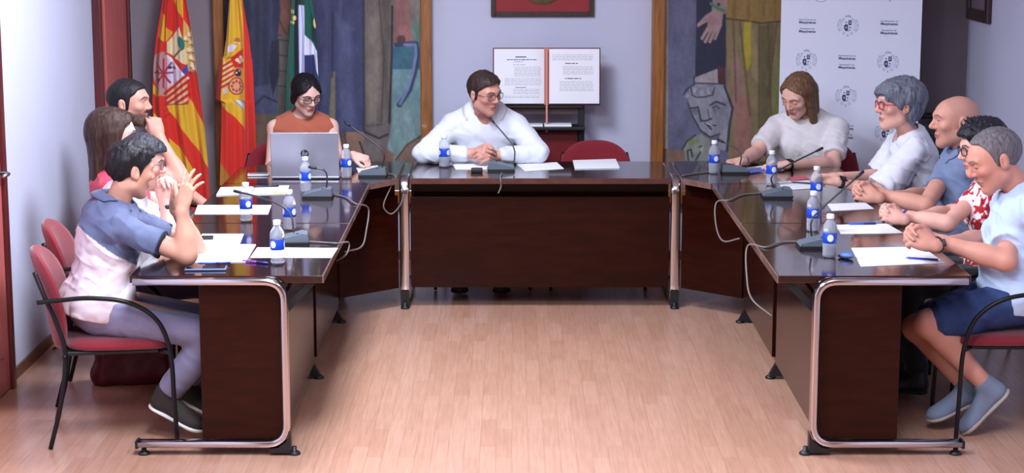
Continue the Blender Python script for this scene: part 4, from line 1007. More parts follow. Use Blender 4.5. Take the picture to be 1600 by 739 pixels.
# ------------------------------------------------------------------ people
def nrm(v): v = np.array(v, float); return v/(np.linalg.norm(v)+1e-12)
def lerp(a, b, t): return np.array(a, float)*(1-t)+np.array(b, float)*t
UPZ = np.array([0,0,1.0])
M_skin = mat('skin', vcol=True, rough=.5, spec=.35, sss=.12, bump=.15, bump_scale=300)
M_eye = mat('eyeball', vcol=True, rough=.15)
M_lens = thin_glass('lens')
M_sole = mat('shoe_sole', (224,222,214), .6)
_hm = {}
def hair_mat(rgb):
    return mat('hair_%d_%d_%d' % tuple(rgb), rgb, .5, spec=.28, noise=.55, noise_scale=130, bump=1.0, bump_scale=210, stretch=(1,1,.10))
def cloth_mat(name, rgb, **k): return mat(name, rgb, .88, sheen=.15, bump=.25, bump_scale=420, **k)

def hand(W, X, Z, side, pose='relaxed', s=1.0, thumb=None):
    """prims of a hand: W wrist, X finger direction, Z back of the hand"""
    X = nrm(X); Z = nrm(Z-X*(np.array(Z)@X)); Y = np.cross(Z, X)*(1 if side == 'R' else -1); W = np.array(W, float)
    T = lambda x, y, z: W+s*(X*x+Y*y+Z*z)
    pr = []; R = np.stack([X, Y, Z], 1)
    base = [(.088,.029),(.094,.0095),(.090,-.0105),(.080,-.029)]; ln = [.074,.082,.076,.060]; rr = [.0088,.0090,.0086,.0076]
    pr.append(ell(T(.045,.002,0), np.array([.052,.040,.0145])*s, .012, R=R))
    for (bx, by) in base: pr.append(cap(T(.02,by*.6,.0), T(bx,by,.0), .0125*s, .0105*s, .010))
    pr.append(cap(T(-.012,0,0), T(.025,0,0), .0250*s, .024*s, .018, flat=(Z,.78)))
    P = {'relaxed':([22,28,18],[26,30,20],[30,32,22],[34,34,24]), 'flat':([6,8,6],[6,8,6],[8,8,6],[10,10,8]), 'fist':([68,88,50],[72,92,50],[74,92,50],[76,90,50]),
         'half':([42,48,30],[48,52,32],[52,54,34],[54,54,34]), 'clasp':([66,40,16],[68,42,16],[70,42,16],[70,42,16]), 'spread':([4,10,8],[10,14,10],[14,18,10],[20,20,12]), 'point':([20,20,12],[56,70,40],[62,76,40],[64,76,40]), 'drop':([50,24,10],[58,26,12],[60,30,14],[60,32,14])}[pose]
    sp = {'spread':[14,3,-9,-22],'flat':[5,1,-3,-8],'relaxed':[5,1,-3,-8]}.get(pose, [2,.5,-1,-3])
    for i in range(4):
        p0 = T(base[i][0], base[i][1], 0); a = math.radians(sp[i]); d0 = X*math.cos(a)+Y*math.sin(a); ang = 0
        for j, f_ in enumerate((.46,.30,.24)):
            ang += math.radians(P[i][j]); d = d0*math.cos(ang)-Z*math.sin(ang); p1 = p0+d*ln[i]*f_*s
            r0, r1 = rr[i]*(1-.1*j)*s, rr[i]*(1-.1*(j+1))*s
            pr.append(cap(p0, p1, r0, r1, (.004 if j else .007) if pose != 'clasp' else .0025)); p0 = p1
    th = thumb or {'fist':[(.020,.026,-.010),(.058,.040,-.022),(.080,.026,-.034),(.092,.004,-.038)],'clasp':[(.020,.026,-.008),(.052,.046,-.014),(.080,.044,-.026),(.098,.034,-.040)],'spread':[(.020,.026,-.006),(.050,.056,-.014),(.076,.076,-.016),(.098,.088,-.014)]}.get(pose, [(.020,.026,-.006),(.054,.048,-.016),(.082,.052,-.024),(.104,.048,-.028)])
    for j in range(3): pr.append(cap(T(*th[j]), T(*th[j+1]), (.0165,.0115,.0100)[j]*s, (.0118,.0102,.0078)[j]*s, .008 if j == 0 else .004))
    return pr

def clasp(C, fwd, left, s=1.0, ang=.50):
    """interlocked hands round C: wrist, finger direction and back of the hand for both sides"""
    C = np.array(C, float); fwd = nrm(fwd); left = nrm(np.array(left, float)-fwd*(np.array(left)@fwd)); up = np.cross(fwd, left); out = {}
    for side, sg in (('R', 1), ('L', -1)):
        inn = left*sg; X = nrm(ang*inn+.82*fwd+.18*up); Z = nrm(-.80*inn+.42*fwd+.45*up)
        out[side] = (C-inn*(.020+.080*ang)*s-fwd*(.100-.04*ang)*s+up*(.006*sg-.008)*s, X, Z, 'clasp', s)
    return out
def arms_clasp(ER, EL, C, fwd, left, s=1.0, ang=.18):
    k = clasp(C, fwd, left, s, ang); return {'R':(ER,)+k['R'], 'L':(EL,)+k['L']}
class Head:
    def __init__(s, c, yaw, pitch=0, roll=0, scale=1.0):
        y, p_ = math.radians(yaw), math.radians(pitch)
        f = np.array([math.cos(y)*math.cos(p_), math.sin(y)*math.cos(p_), math.sin(p_)]); r = nrm(np.cross(f, UPZ)); u = np.cross(r, f)
        a = math.radians(roll); r, u = r*math.cos(a)+u*math.sin(a), u*math.cos(a)-r*math.sin(a)
        s.R = np.stack([r, f, u], 1); s.c = np.array(c, float); s.s = scale; s.f, s.u, s.r = f, u, r
    def W(s, *p): return s.c+s.R@(np.array(p, float)*s.s)
    def L(s, P): return ((P-A3(s.c))@A3(s.R))/f32(s.s)
    def e(s, c, r, k=.01, op='+', R2=None): return ell(s.W(*c), np.array(r)*s.s, k*s.s, op, s.R if R2 is None else s.R@R2)
    def c_(s, a, b, ra, rb=None, k=.01, op='+'): return cap(s.W(*a), s.W(*b), ra*s.s, None if rb is None else rb*s.s, k*s.s, op)
def rot2(ax, deg):
    a = math.radians(deg); c, s = math.cos(a), math.sin(a)
    return {'x':np.array([[1,0,0],[0,c,-s],[0,s,c]]),'y':np.array([[c,0,s],[0,1,0],[-s,0,c]]),'z':np.array([[c,-s,0],[s,c,0],[0,0,1]])}[ax]
def head_prims(h, fem=False, nose=1.0, jaw=1.0, eye_open=1.0):
    j = jaw*(.93 if fem else 1.0); p = []
    p.append(h.e((0,-.016,.032),(.0745,.096,.084),.02)); p.append(h.e((0,.022,-.020),(.062*j,.066,.080),.03)); p.append(h.e((0,.040,.030),(.058,.050,.056),.03))
    p.append(h.c_((0,.062,-.097),(0,.056,-.086),.018 if not fem else .0145,.022,.03))
    for s in (-1,1):
        p.append(h.c_((s*.049*j,.000,-.060),(s*.012,.056,-.097),.018,.014,.03)); p.append(h.e((s*.043,.060,-.016),(.022,.020,.018),.022))
        p.append(h.c_((s*.012,.088,.030),(s*.044,.076,.028),.011 if not fem else .009,.010,.016))
    ny = .1065+.012*(nose-1)
    p.append(h.c_((0,.086,.020),(0,ny,-.020),.0075,.0095,.012)); p.append(h.c_((0,.096,-.025),(0,ny-.004,-.023),.0100,.0095,.010))
    for s in (-1,1): p.append(h.e((s*.0110,.0935,-.0265),(.0075,.010,.0068),.007))
    for s in (-1,1): p.append(h.e((s*.033,.098,.010),(.019,.018,.0115),.012,'-'))
    for s in (-1,1): p.append(h.e((s*.032,.0765,.008),(.0145,.0135,.0130),.006))
    for s in (-1,1): p.append(h.e((s*.032,.0925,.0065-.003*(1-eye_open)),(.0135,.0070,.0042*eye_open),.003,'-'))
    p.append(h.c_((-.017,.0815,-.0560),(.017,.0815,-.0560),.0060,None,.008)); p.append(h.c_((0,.0860,-.0555),(0,.0860,-.0555),.0060,None,.008)); p.append(h.c_((-.013,.0815,-.0660),(.013,.0815,-.0660),.0066,None,.008))
    p.append(h.c_((-.020,.0905,-.0610),(.020,.0905,-.0610),.0022,None,.004,'-'))
    for s in (-1,1):
        p.append(h.e((s*.077,-.012,-.002),(.0075,.0185,.0310),.006,'+',rot2('z',s*-22)@rot2('x',12))); p.append(h.e((s*.076,-.022,.002),(.008,.013,.028),.006,'+',rot2('z',s*-30)))
        p.append(h.e((s*.086,-.008,.002),(.006,.009,.016),.005,'-',rot2('z',s*-22)))
    return p
def skin_color(h, base, lips=(176,96,92), brow=None, stubble=0.0, beard=None, flush=.0, scalp=None, eo=1.0):
    base = np.array(base, float); brow = None if brow is None else np.array(brow, float)
    def fn(V):
        q = ((V-h.c)@h.R)/h.s; x, y, z = q[:,0], q[:,1], q[:,2]; C = np.empty((len(V),3)); C[:] = base
        n = vnoise((V*28).astype(f32))[:,None]; C *= 1+.035*n
        def mix(m, col, op): nonlocal C; m = np.clip(m,0,1)[:,None]*op; C = C*(1-m)+np.array(col, float)*m
        near = (np.abs(x) < .1) & (np.abs(y) < .14) & (np.abs(z) < .14)
        if flush:
            for s in (-1,1): mix(near*np.exp(-(((x-s*.045)/.024)**2+((z+.02)/.022)**2))*(y > .03), (206,112,104), flush)
            mix(near*np.exp(-((x/.016)**2+((z+.022)/.018)**2))*(y > .08), (204,110,100), flush)
        if scalp is not None:
            zl = np.interp(y, [p_[0] for p_ in scalp[1]], [p_[1] for p_ in scalp[1]]); mix(near*np.clip((z-zl)/.014,0,1), scalp[0], scalp[2])
        if stubble:
            mz = np.interp(y, [-.02,.0,.04,.075,.09], [-.02,-.03,-.045,-.046,-.042]); m = near*np.clip((mz-z)/.014+.3,0,1)*np.clip((y+.012)/.03,0,1)*np.clip((z+.128+.25*np.clip(.06-y,0,1))/.02,0,1)*np.clip(.95+.25*vnoise((V*120).astype(f32)),0,1); m = m*(y < .088+.02*(z < -.07)*0); mix(m, beard if beard is not None else (92,76,72), stubble)
            mix(near*(y < .096)*np.exp(-((np.maximum(np.abs(x)-.022,0)/.006)**2+((z+.043)/.006)**2))*(y > .07), beard if beard is not None else (92,76,72), stubble)
        mix(near*np.exp(-((x/.021)**4+((z+.0615)/.0105)**4))*(y > .076), lips, .8); mix(near*np.exp(-((x/.023)**4+((z+.0610)/.0022)**2))*(y > .072), (96,48,48), .7)
        if brow is not None:
            for s in (-1,1):
                xx = x*s; zc = .0275+.006*np.sin(np.clip((xx-.012)/.045,0,1)*PI)-.004*np.clip((xx-.04)/.02,0,1); m = near*np.exp(-((z-zc)/.0042)**4)*np.clip((xx-.010)/.004,0,1)*np.clip((.057-xx)/.006,0,1)*(y > .045); mix(m, brow, .85)
        for s in (-1,1):   # lash line round the lid opening
            xx = (x-s*.032)/.0145; zl = .0065+.0052*eo*np.sqrt(np.clip(1-xx**2,0,1))-.004*(1-eo); mix(near*np.exp(-((z-zl)/.0022)**2)*np.clip((1.05-np.abs(xx))/.15,0,1)*(y > .07), (48,34,32), .85)
        for s in (-1,1): mix(near*np.exp(-(((x-s*.0115)/.004)**2+((z+.034)/.003)**2))*(y > .09), (110,58,52), .7)
        return lin(np.clip(C,0,255))
    return fn
def eyes(h, parent, gaze=(0,1,-.25), iris=(60,40,30)):
    g = h.R@nrm(gaze)
    for s in (-1,1):
        c = h.W(s*.032,.0765,.0065); r = .0122*h.s; m = MB().ball(c, r, 20); me = m.mesh('eye')
        V = np.array([v.co[:] for v in me.vertices]); d = ((V-c)/r)@g; C = np.empty((len(V),3)); C[:] = (228,224,222); C[d > .86] = iris; C[d > .95] = (12,10,10)
        set_col(me, lin(C)); o = link('eye', me, parent, M_eye, True)
def glasses(h, parent, rgb, rx=.0245, rz=.0180, th=.0017, rgb_m=None, square=.7):
    m = mat('frame_%d_%d_%d' % tuple(rgb), rgb, .3); fr = None; g = MB()
    for s in (-1,1):
        pts = []
        for i in range(28):
            a = 2*PI*i/28; c, sn = math.cos(a), math.sin(a); pts.append(h.W(s*.0335+rx*math.copysign(abs(c)**square, c), .1035-.010*abs(s*.0335+rx*c-.0)/.06*1.0, .006+rz*math.copysign(abs(sn)**square, sn)))
        g.tube(pts, th*h.s, 8, closed=True)
        g.tube([h.W(s*.0575,.095,.012), h.W(s*.073,.078,.013), h.W(s*.080,.0,.012), h.W(s*.080,-.022,-.004)], th*h.s, 8)
    g.tube([h.W(-.010,.1015,.010), h.W(-.004,.105,.0125), h.W(.004,.105,.0125), h.W(.010,.1015,.010)], th*h.s, 8)
    fr = g.build('glasses', m, parent)
    for s in (-1,1):
        pts = [h.W(s*.0335+(rx-.001)*math.copysign(abs(math.cos(2*PI*i/24))**square, math.cos(2*PI*i/24)), .1030-.010*abs(s*.0335+rx*math.cos(2*PI*i/24))/.06, .006+(rz-.001)*math.copysign(abs(math.sin(2*PI*i/24))**square, math.sin(2*PI*i/24))) for i in range(24)]
        b = [p_-h.f*.0012 for p_ in pts]; n = 24
        MB().add(pts+b, [list(range(n)), list(range(n,2*n))[::-1]]+[(i,i+n,(i+1)%n+n,(i+1)%n) for i in range(n)]).build('lens', M_lens, fr)
    return fr
def strand(h, amp, fx=90, fz=16, seed=0.0):
    def fn(P):
        q = h.L(P); return amp*(vnoise((q*A3([fx,fx,fz])+f32(seed)).astype(f32))+.5*vnoise((q*A3([fx*2.1,fx*2.1,fz*1.7])+f32(seed+9)).astype(f32)))
    return func(fn, h.c, .2, op='n')
def hairline(h, pts, k=.006, part=0.0, px=0.0, pt=.045):
    ys = [p_[0] for p_ in pts]; zs = [p_[1] for p_ in pts]
    def fn(P):
        q = h.L(P); z = np.interp(q[:,1], ys, zs)
        if part: z = z+part*np.clip((q[:,1]-.02)/.03,0,1)*np.clip(1-np.abs(q[:,0]-px)/pt,-1.2,1)
        return ((z.astype(f32)-q[:,2])*f32(h.s)*f32(.8))
    return func(fn, h.c, .2, k)
def cranium(h, th):
    """skull offset by a thickness that may vary: th(q)->metres"""
    def fn(P):
        q = h.L(P)
        def el(c, r): d = q-A3(c); r = A3(r); k0 = np.sqrt(((d/r)**2).sum(1)); k1 = np.sqrt(((d/(r*r))**2).sum(1))+1e-9; return k0*(k0-1)/k1
        d = smin(el((0,-.016,.032),(.0745,.096,.084)), el((0,.022,-.020),(.062,.066,.080)), .03); d = smin(d, el((0,.040,.030),(.058,.050,.056)), .03)
        return ((d-th(q))*h.s).astype(f32)
    return ('+', .01, A3(h.c), .16*h.s, fn)
def ear_cut(h): return [h.e((s*.082,-.014,-.002),(.014,.022,.034),.004,'-') for s in (-1,1)]

def wrinkle(amp, f=14.0, seed=0.0, dirs=None):
    ca, sa = math.cos(.5), math.sin(.5); R = A3([[ca,0,sa],[0,1,0],[-sa,0,ca]])
    def fn(P):
        q = P*A3([f,f,f*1.0])+f32(seed); n = vnoise(q+f32(.6)*vnoise(q*.5+3)[:,None]); m = vnoise(P*f32(f*2.2)+f32(seed+5))
        k = (P@R)*A3([f*.55,f*.55,f*1.9])+f32(seed+2); k = k+f32(.5)*vnoise(P*f32(f*.6)+f32(seed))[:,None]; r = (1-np.abs(vnoise(k)))**4
        return (amp*(1-2*np.abs(n)**.7)*.5+amp*.3*m-amp*.7*r+amp*.25).astype(f32)
    return func(fn, (0,0,0), 9, op='n')
def shoe(parent, ankle, toe, m_up, up=None, sole=M_sole, name='shoe', L=.27, w_=.046):
    """ankle and ball-of-toe points give the foot's line"""
    a, t = np.array(ankle, float), np.array(toe, float); d = nrm(t-a); 
    side = nrm(np.cross(UPZ, d)) if up is None else nrm(np.cross(up, d)); n = np.cross(d, side)
    # foot axis: rotate so that the sole lies below the ankle by .085
    ang = math.asin(min(.9, .075/np.linalg.norm(t-a))); dd = nrm(d*math.cos(ang)+n*math.sin(ang)); nn = np.cross(dd, side)
    heel = a-nn*.075-dd*.055; tip = heel+dd*L; R = np.stack([dd, side, nn], 1)
    pr = [cap(heel+dd*.045+nn*.038, tip-dd*.05+nn*.026, .040, .040, .03, flat=(nn,.80)), cap(a+nn*.03, heel+dd*.05+nn*.05, .043, .042, .03), cap(a+nn*.0, tip-dd*.10+nn*.035, .036,.032,.03), ell(tip-dd*.06+nn*.024, (.062,.045,.032), .02, R=R)]
    pr.append(func(lambda P: ((heel-P)@A3(nn)+f32(.014)).astype(f32), a, .3)); pr.append(cap(a+nn*.06, a+nn*.12, .036,.05,.006,'-'))
    o = link(name, sdf_mesh(name, pr, .005), parent, m_up)
    ps = [cap(heel+dd*.045+nn*.010, tip-dd*.052+nn*.010, .047, .047, .01, flat=(nn,.30)), ell(tip-dd*.055+nn*.012, (.06,.048,.015), .02, R=R)]
    link('sole', sdf_mesh('sole', ps, .005), o, sole)
    lc = MB()
    for i in range(4):
        c = a+dd*(.055+.022*i)+nn*(.020-.0135*i); lc.tube(bez([c-side*.024+nn*-.006, c+nn*.008, c+side*.024+nn*-.006],5), .003, 6)
    return o, (heel, tip, dd, nn, side)
def collar(parent, m, nb, axis, fwd, r, open_deg, h_, flare, name='collar', point=.012, over=None):
    axis = nrm(axis); f = nrm(fwd-axis*(fwd@axis)); l = np.cross(axis, f); n = 40; rows = []
    a0 = math.radians(open_deg)
    for kk, (dr, dz) in enumerate(((.0,-.012),(.002,h_*.6),(.004,h_),(.010,h_*.92),(.010+flare*.6,h_*.35),(.010+flare,-.004))):
        row = []
        for i in range(n+1):
            a = a0+(2*PI-2*a0)*i/n; ed = min(i, n-i)/n; fr = max(0, math.cos(a)); extra = point*max(0,1-ed*6) if kk >= 4 else 0
            row.append(nb+(f*math.cos(a)*1.0+l*math.sin(a)*1.06)*(r+dr)+axis*(dz-extra-.012*fr))
        rows.append(row)
    P = np.array(rows)
    if over is not None:
        me = over.data; nv = len(me.vertices); co_ = np.empty(nv*3, f32); me.vertices.foreach_get('co', co_); co_ = co_.reshape(-1,3)
        nr = len(me.polygons); fv = np.empty(nr*4, np.int32); me.polygons.foreach_get('vertices', fv); fv = fv.reshape(-1,4); cf = co_[fv[:,0]]; near = np.linalg.norm(cf-nb, axis=1) < .22
        bv = BVHTree.FromPolygons(co_.tolist(), fv[near].tolist())
        for i in (2,3,4,5):
            for j in range(n+1):
                q, nn_, _, _ = bv.find_nearest(Vector(P[i,j])); d = (Vector(P[i,j])-q).dot(nn_); want = .004+.004*(i >= 3)
                if d < want and (i >= 3): P[i,j] = np.array(q+nn_*want)
    o = grid_mesh(name, n+1, 6, P, None, parent, m); md = o.modifiers.new('thickness', 'SOLIDIFY'); md.thickness = .0035; return o
def watch(parent, W, E, Z, band, face_rgb=None, r=.031, w_=.010, name='wrist_watch'):
    W = np.array(W); d = nrm(W-np.array(E)); c = W-d*.022; Z = nrm(np.array(Z)-d*(np.array(Z)@d)); Y = np.cross(Z, d); b = MB(); n = 26; pts = []
    for i in range(n):
        a = 2*PI*i/n; pts.append(c+Z*math.cos(a)*r*.80+Y*math.sin(a)*r)
    b.tube(pts, .003, 8, closed=True, flat=(w_, .002, d)); o = b.build(name, band, parent)
    if face_rgb is not None:
        R = Matrix((Vector(d), Vector(Y), Vector(Z))).transposed().to_4x4(); R.translation = Vector(c+Z*(r*.80+.003))
        MB().box((-.019,-.016,-.004),(.019,.016,.006),.004,R).build('watch_case', mat('watch_%d' % face_rgb[0], face_rgb, .15), o)
    return o

def person(label, fa, pelvis, neck, head, yaw, pitch=0, roll=0, hs=1.0, fem=False, sw=.165, girth=1.0, belly=0.0, skin=(214,160,136), arms=None, hands_=None, legs=None,
           shirt=None, sleeve=.55, trousers=None, shoes=None, hair=None, brow=(60,44,38), jaw=1.0, nose=1.0, eye_gaze=(0,1,-.3), skin_kw=None, arm_r=1.0, col=None, neck_cut=(.0,.0,.0), sleeve_r=1.0, shirt_extra=None, shirt_cut=None, wr=.006, shorts=False, bust=0.0, vest=False, eye_open=1.0, shirt_name='shirt', hem=.07, sh_drop=.055):
    a = math.radians(fa); f = np.array([math.cos(a), math.sin(a), 0]); l = np.array([-f[1], f[0], 0])
    pelvis, neck = np.array(pelvis, float), np.array(neck, float); u = nrm(neck-pelvis); ff = np.cross(l, u); RT = np.stack([ff, l, u], 1); g = girth
    h = Head(head, yaw, pitch, roll, hs); T = lambda t, x=0, y=0, z=0: lerp(pelvis, neck, t)+ff*x+l*y+u*z
    tl = np.linalg.norm(neck-pelvis)
    S = {'L': neck-u*sh_drop+l*sw+ff*.012, 'R': neck-u*sh_drop-l*sw+ff*.012}
    def torso(e):
        p = [ell(pelvis+u*.0, np.array([.125,.172,.125])*g+e, .03, R=RT), cap(T(.06), T(.72), .150*g+e, .160*g*(sw/.165)**.6+e, .04, flat=(ff,.74)),
             ell(T(.70), np.array([.112*g,.160*g*(sw/.165)**.7,.165])+e, .04, R=RT)]
        for s in 'LR':
            p.append(cap(lerp(S['L'],S['R'],.5), S[s], .066+e, .052*arm_r+e, .05)); p.append(cap(neck-u*.005, lerp(neck, S[s], .85)-u*.0, .050+e*.7, .040+e, .04))
            if bust: p.append(ell(T(.60,.085,.070*(1 if s == 'L' else -1)), np.array([.048,.060,.062])*bust+e, .04, R=RT))
        if belly: p.append(ell(T(.26,.05+.02*belly), np.array([.11,.155,.14])*(.8+.2*belly)*g+e, .06, R=RT))
        return p
    pr = torso(-.022 if not vest else -.012); lf = 1.0 if (shorts or trousers is None) else .80
    nk = h.W(0,-.022,-.060); pr.append(cap(neck-u*.03, nk, (.054 if not fem else .047)*hs, (.052 if not fem else .044)*hs, .025)); 
    pr += head_prims(h, fem, nose, jaw, eye_open)
    for s in 'LR':
        E, W_, X, Z, pose = arms[s][:5]; E = np.array(E, float); W_ = np.array(W_, float); r = arm_r*(.88 if fem else 1.0)
        pr.append(cap(S[s], E, .048*r, .040*r, .03)); d = nrm(W_-E); pr.append(cap(E, W_, .040*r, .0265*r, .02)); pr.append(ell(lerp(E, W_, .27), (.085,.042*r,.042*r), .02, R=np.stack([d, *frame_of(d)], 1)))
        pr += hand(W_+d*.012, X, Z, s, pose, (.92 if fem else 1.0)*(arms[s][5] if len(arms[s]) > 5 else 1.0))
    LG = {}
    for s in 'LR':
        sg = 1 if s == 'L' else -1; Hp = pelvis+l*.095*sg-UPZ*.03+f*.02
        if legs and s in legs: K, An, To = [np.array(v, float) for v in legs[s]]
        else: K = Hp+f*.42+l*.03*sg-UPZ*.0; K[2] = .53; An = K-f*.06-UPZ*.43; To = An+f*.14-UPZ*.065
        LG[s] = (Hp, K, An, To); pr.append(cap(Hp, K, .086*g*lf, .056*lf, .04)); pr.append(cap(K, An, .054*lf, .036, .03)); dk = nrm(An-K); bk = nrm(-f+dk*(f@dk)); pr.append(ell(lerp(K,An,.30)+bk*.018, (.115,.05*lf,.05*lf), .03, R=np.stack([dk, *frame_of(dk)], 1)))
        pr.append(cap(An, lerp(An,To,.75), .032, .020, .02))
    kw = dict(skin_kw or {}); kw['eo'] = eye_open
    me = sdf_mesh('person', pr, .0036, skin_color(h, skin, brow=brow, **kw)); body = link('person', me, None, M_skin); tag(body, label, 'person')
    eyes(h, body, eye_gaze)
    # clothes ----------------------------------------------------------------
    def sleeves(e, frac, p):
        for s in 'LR':
            E, W_ = np.array(arms[s][0], float), np.array(arms[s][1], float); r = arm_r*(.88 if fem else 1.0)*sleeve_r
            if frac <= 1.0: p.append(ccone(S[s], lerp(S[s], E, frac), .058*r+e, .057*r+e, .03))
            else:
                p.append(cap(S[s], E, .058*r+e, .052*r+e, .03)); d = nrm(W_-E); fr = frac-1; p.append(cap(E, lerp(E, W_, fr-.12), .052*r+e, .040*r+e, .02)); p.append(ccone(lerp(E, W_, fr-.2), lerp(E, W_, fr), .041*r+e, .037*r+e, .012))
        return p
    out = {'S':S,'h':h,'T':T,'RT':RT,'ff':ff,'l':l,'u':u,'f':f,'LG':LG,'body':body,'neck':neck}
    if shirt is not None:
        m, cfn = shirt; p = torso(.004); p.append(ell(pelvis-u*.02, np.array([.150,.196,.15])*g, .05, R=RT))
        if not vest: p = sleeves(0, sleeve, p)
        if shirt_extra: p += shirt_extra(out)
        p.append(wrinkle(wr, 13, fa*.1+pelvis[1]))
        c = neck+ff*neck_cut[0]+u*neck_cut[1]; p.append(cap(neck-u*.035+ff*.004, nk, .0585*(1 if not fem else .9)+neck_cut[2], .062, .006, '-'))
        if neck_cut[0]: p.append(ell(neck+ff*neck_cut[0]+u*neck_cut[1], (.055,.055+neck_cut[2],.06), .01, '-', RT))
        if vest:
            for s in 'LR': sg = 1 if s == 'L' else -1; p.append(cap(S[s]+l*sg*.030+u*.02, S[s]+l*sg*.052-u*.10, .052, .05, .012, '-'))
        if shirt_cut: p += shirt_cut(out)
        hm = pelvis-u*hem; p.append(func(lambda P: ((hm-P)@A3(u)).astype(f32), pelvis, 9))
        o = link(shirt_name, sdf_mesh('shirt', p, .0055, (lambda V: lin(cfn(V, out))) if cfn else None), body, m); out['shirt'] = o
    if trousers is not None:
        p = [ell(pelvis+UPZ*-.005, np.array([.132,.178,.115])*g+.004, .03, R=RT)]
        for s in 'LR':
            Hp, K, An, To = LG[s]; p.append(cap(Hp, lerp(Hp, K, .82) if shorts else K, .096*g, .080 if shorts else .070, .04))
            if shorts: d_ = nrm(K-Hp); p.append(ccone(lerp(Hp,K,.5), lerp(Hp, K, .88), .086*g, .082, .02))
            else: p.append(cap(K, lerp(K, An, .6), .069, .060, .03)); p.append(ccone(lerp(K, An, .45), lerp(K, An, .93), .062, .055, .02))
        p.append(wrinkle(.006, 11, 3+pelvis[1])); wm = pelvis+u*.03; p.append(func(lambda P: ((P-wm)@A3(u)).astype(f32), pelvis, 9, .01))
        out['trousers'] = link('shorts' if shorts else 'trousers', sdf_mesh('trousers', p, .0065), body, trousers)
    if shoes is not None:
        for s in 'LR': Hp, K, An, To = LG[s]; shoe(body, An, To, shoes[0], sole=shoes[1])
    if hair is not None:
        m, prims = hair(h); hm = link('hair', sdf_mesh('hair', prims, .0036), body, m); out['hair'] = hm
    return out
def frame_of(d):
    a = nrm(np.cross(d, UPZ if abs(d[2]) < .9 else np.array([1.0,0,0]))); return a, np.cross(d, a)
def short_hair(rgb, top=.020, side=.006, line=None, amp=.003, nape=-.075, part=0.0, px=0.0):
    ln = line or [(-.13,nape),(-.07,nape),(-.045,-.03),(-.02,-.015),(-.002,-.022),(.014,-.012),(.030,.030),(.052,.046),(.066,.066),(.085,.070)]
    def fn(h):
        th = lambda q: (side+(top-side)*np.clip((q[:,2]-.02)/.07,0,1)*np.clip((q[:,1]+.13)/.10,0,1)).astype(f32)
        return hair_mat(rgb), [cranium(h, th), strand(h, amp, 80, 26, rgb[0]), hairline(h, ln, .006, part, px)]+ear_cut(h)
    return fn
H_ = atY
# ---- left side ---------------------------------------------------------------
DN = np.array([0,0,-1.0])
def polo_color(V, o):
    S = o['S']; u, ff, l = o['u'], o['ff'], o['l']; n = o['neck']; q = V-n
    top = (q@u) > -.160-.50*(q@ff); arm = np.abs(q@l) > .205-.0; C = np.empty((len(V),3)); C[:] = (222,206,213); C[top] = (98,106,136)
    for s in 'LR':
        E = np.array(ARM1[s][0]); d = nrm(E-S[s]); t = (V-S[s])@d/np.linalg.norm(E-S[s]); r = np.linalg.norm(V-S[s]-((V-S[s])@d)[:,None]*d, axis=1); m = (t > .02) & (r < .085) & ((q@l)*(1 if s == 'L' else -1) > .10) ; C[m] = (98,106,136); w = (np.clip((t-.615)/.02,0,1)*m)[:,None]; C = C*(1-w)+np.array((24,28,46))*w
    C *= (1+.03*vnoise((V*60).astype(f32)))[:,None]; return np.clip(C,0,255)
SKIN1 = (204,150,126)
ARM1 = {'R':(H_(292,398,7.78), H_(285,330,7.80), (.25,.30,1.0), (-.55,-.85,.2), 'spread'), 'L':(H_(306,388,8.14), H_(276,326,8.02), (.2,-.25,1.0), (-.9,.5,.2), 'half')}
M_polo = mat('polo_cloth', vcol=True, rough=.9, bump=.3, bump_scale=500)
P1 = person('dark haired man in grey and white polo shirt, fingers spread, nearest on left', 12, (-1.745,7.95,.575), H_(178,322,7.97), H_(204,267,7.95), 36, -8, 0, .95, skin=SKIN1, arms=ARM1,
    legs={'R':(H_(336,520,7.80), H_(258,618,7.86), H_(292,664,7.82)), 'L':(H_(340,505,8.08), H_(288,600,8.10), H_(318,642,8.08))},
    shirt=(M_polo, polo_color), sleeve=.66, trousers=cloth_mat('grey_trousers',(128,124,150)), shoes=(mat('olive_shoe',(44,38,30),.8), M_sole), hair=short_hair((26,22,26), .022, .010, amp=.004), skin_kw=dict(stubble=.15), girth=1.10, wr=.011, hem=.06, nose=1.1)
collar(P1['body'], cloth_mat('polo_collar',(88,98,128)), P1['neck']+P1['u']*.014, P1['u']+P1['ff']*.30, P1['ff'], .068, 18, .030, .030, over=P1['shirt'])

ARM2 = arms_clasp(H_(270,384,8.42), H_(296,368,8.74), H_(264,284,8.50), (.18,.0,1), (0,1,0), 1.0)
P2 = person('man in glasses and white shirt with hands clasped at his mouth, second on left', 6, (-1.78,8.60,.585), H_(190,306,8.57), H_(221,256,8.56), 6, -8, 0, .97, skin=(222,172,156), arms=ARM2,
    shirt=(cloth_mat('white_shirt_cloth',(232,230,236)), None), sleeve=.6, trousers=cloth_mat('dark_jeans',(44,48,66)), shoes=(mat('black_shoe',(20,20,22),.5), mat('black_sole',(16,16,16),.7)), hair=short_hair((52,50,58), .030, .010, amp=.005), skin_kw=dict(flush=.2))
glasses(P2['h'], P2['body'], (70,72,84)); watch(P2['body'], ARM2['R'][1], ARM2['R'][0], (-.5,-1,0), mat('black_strap',(18,18,22),.6), name='wrist_strap')

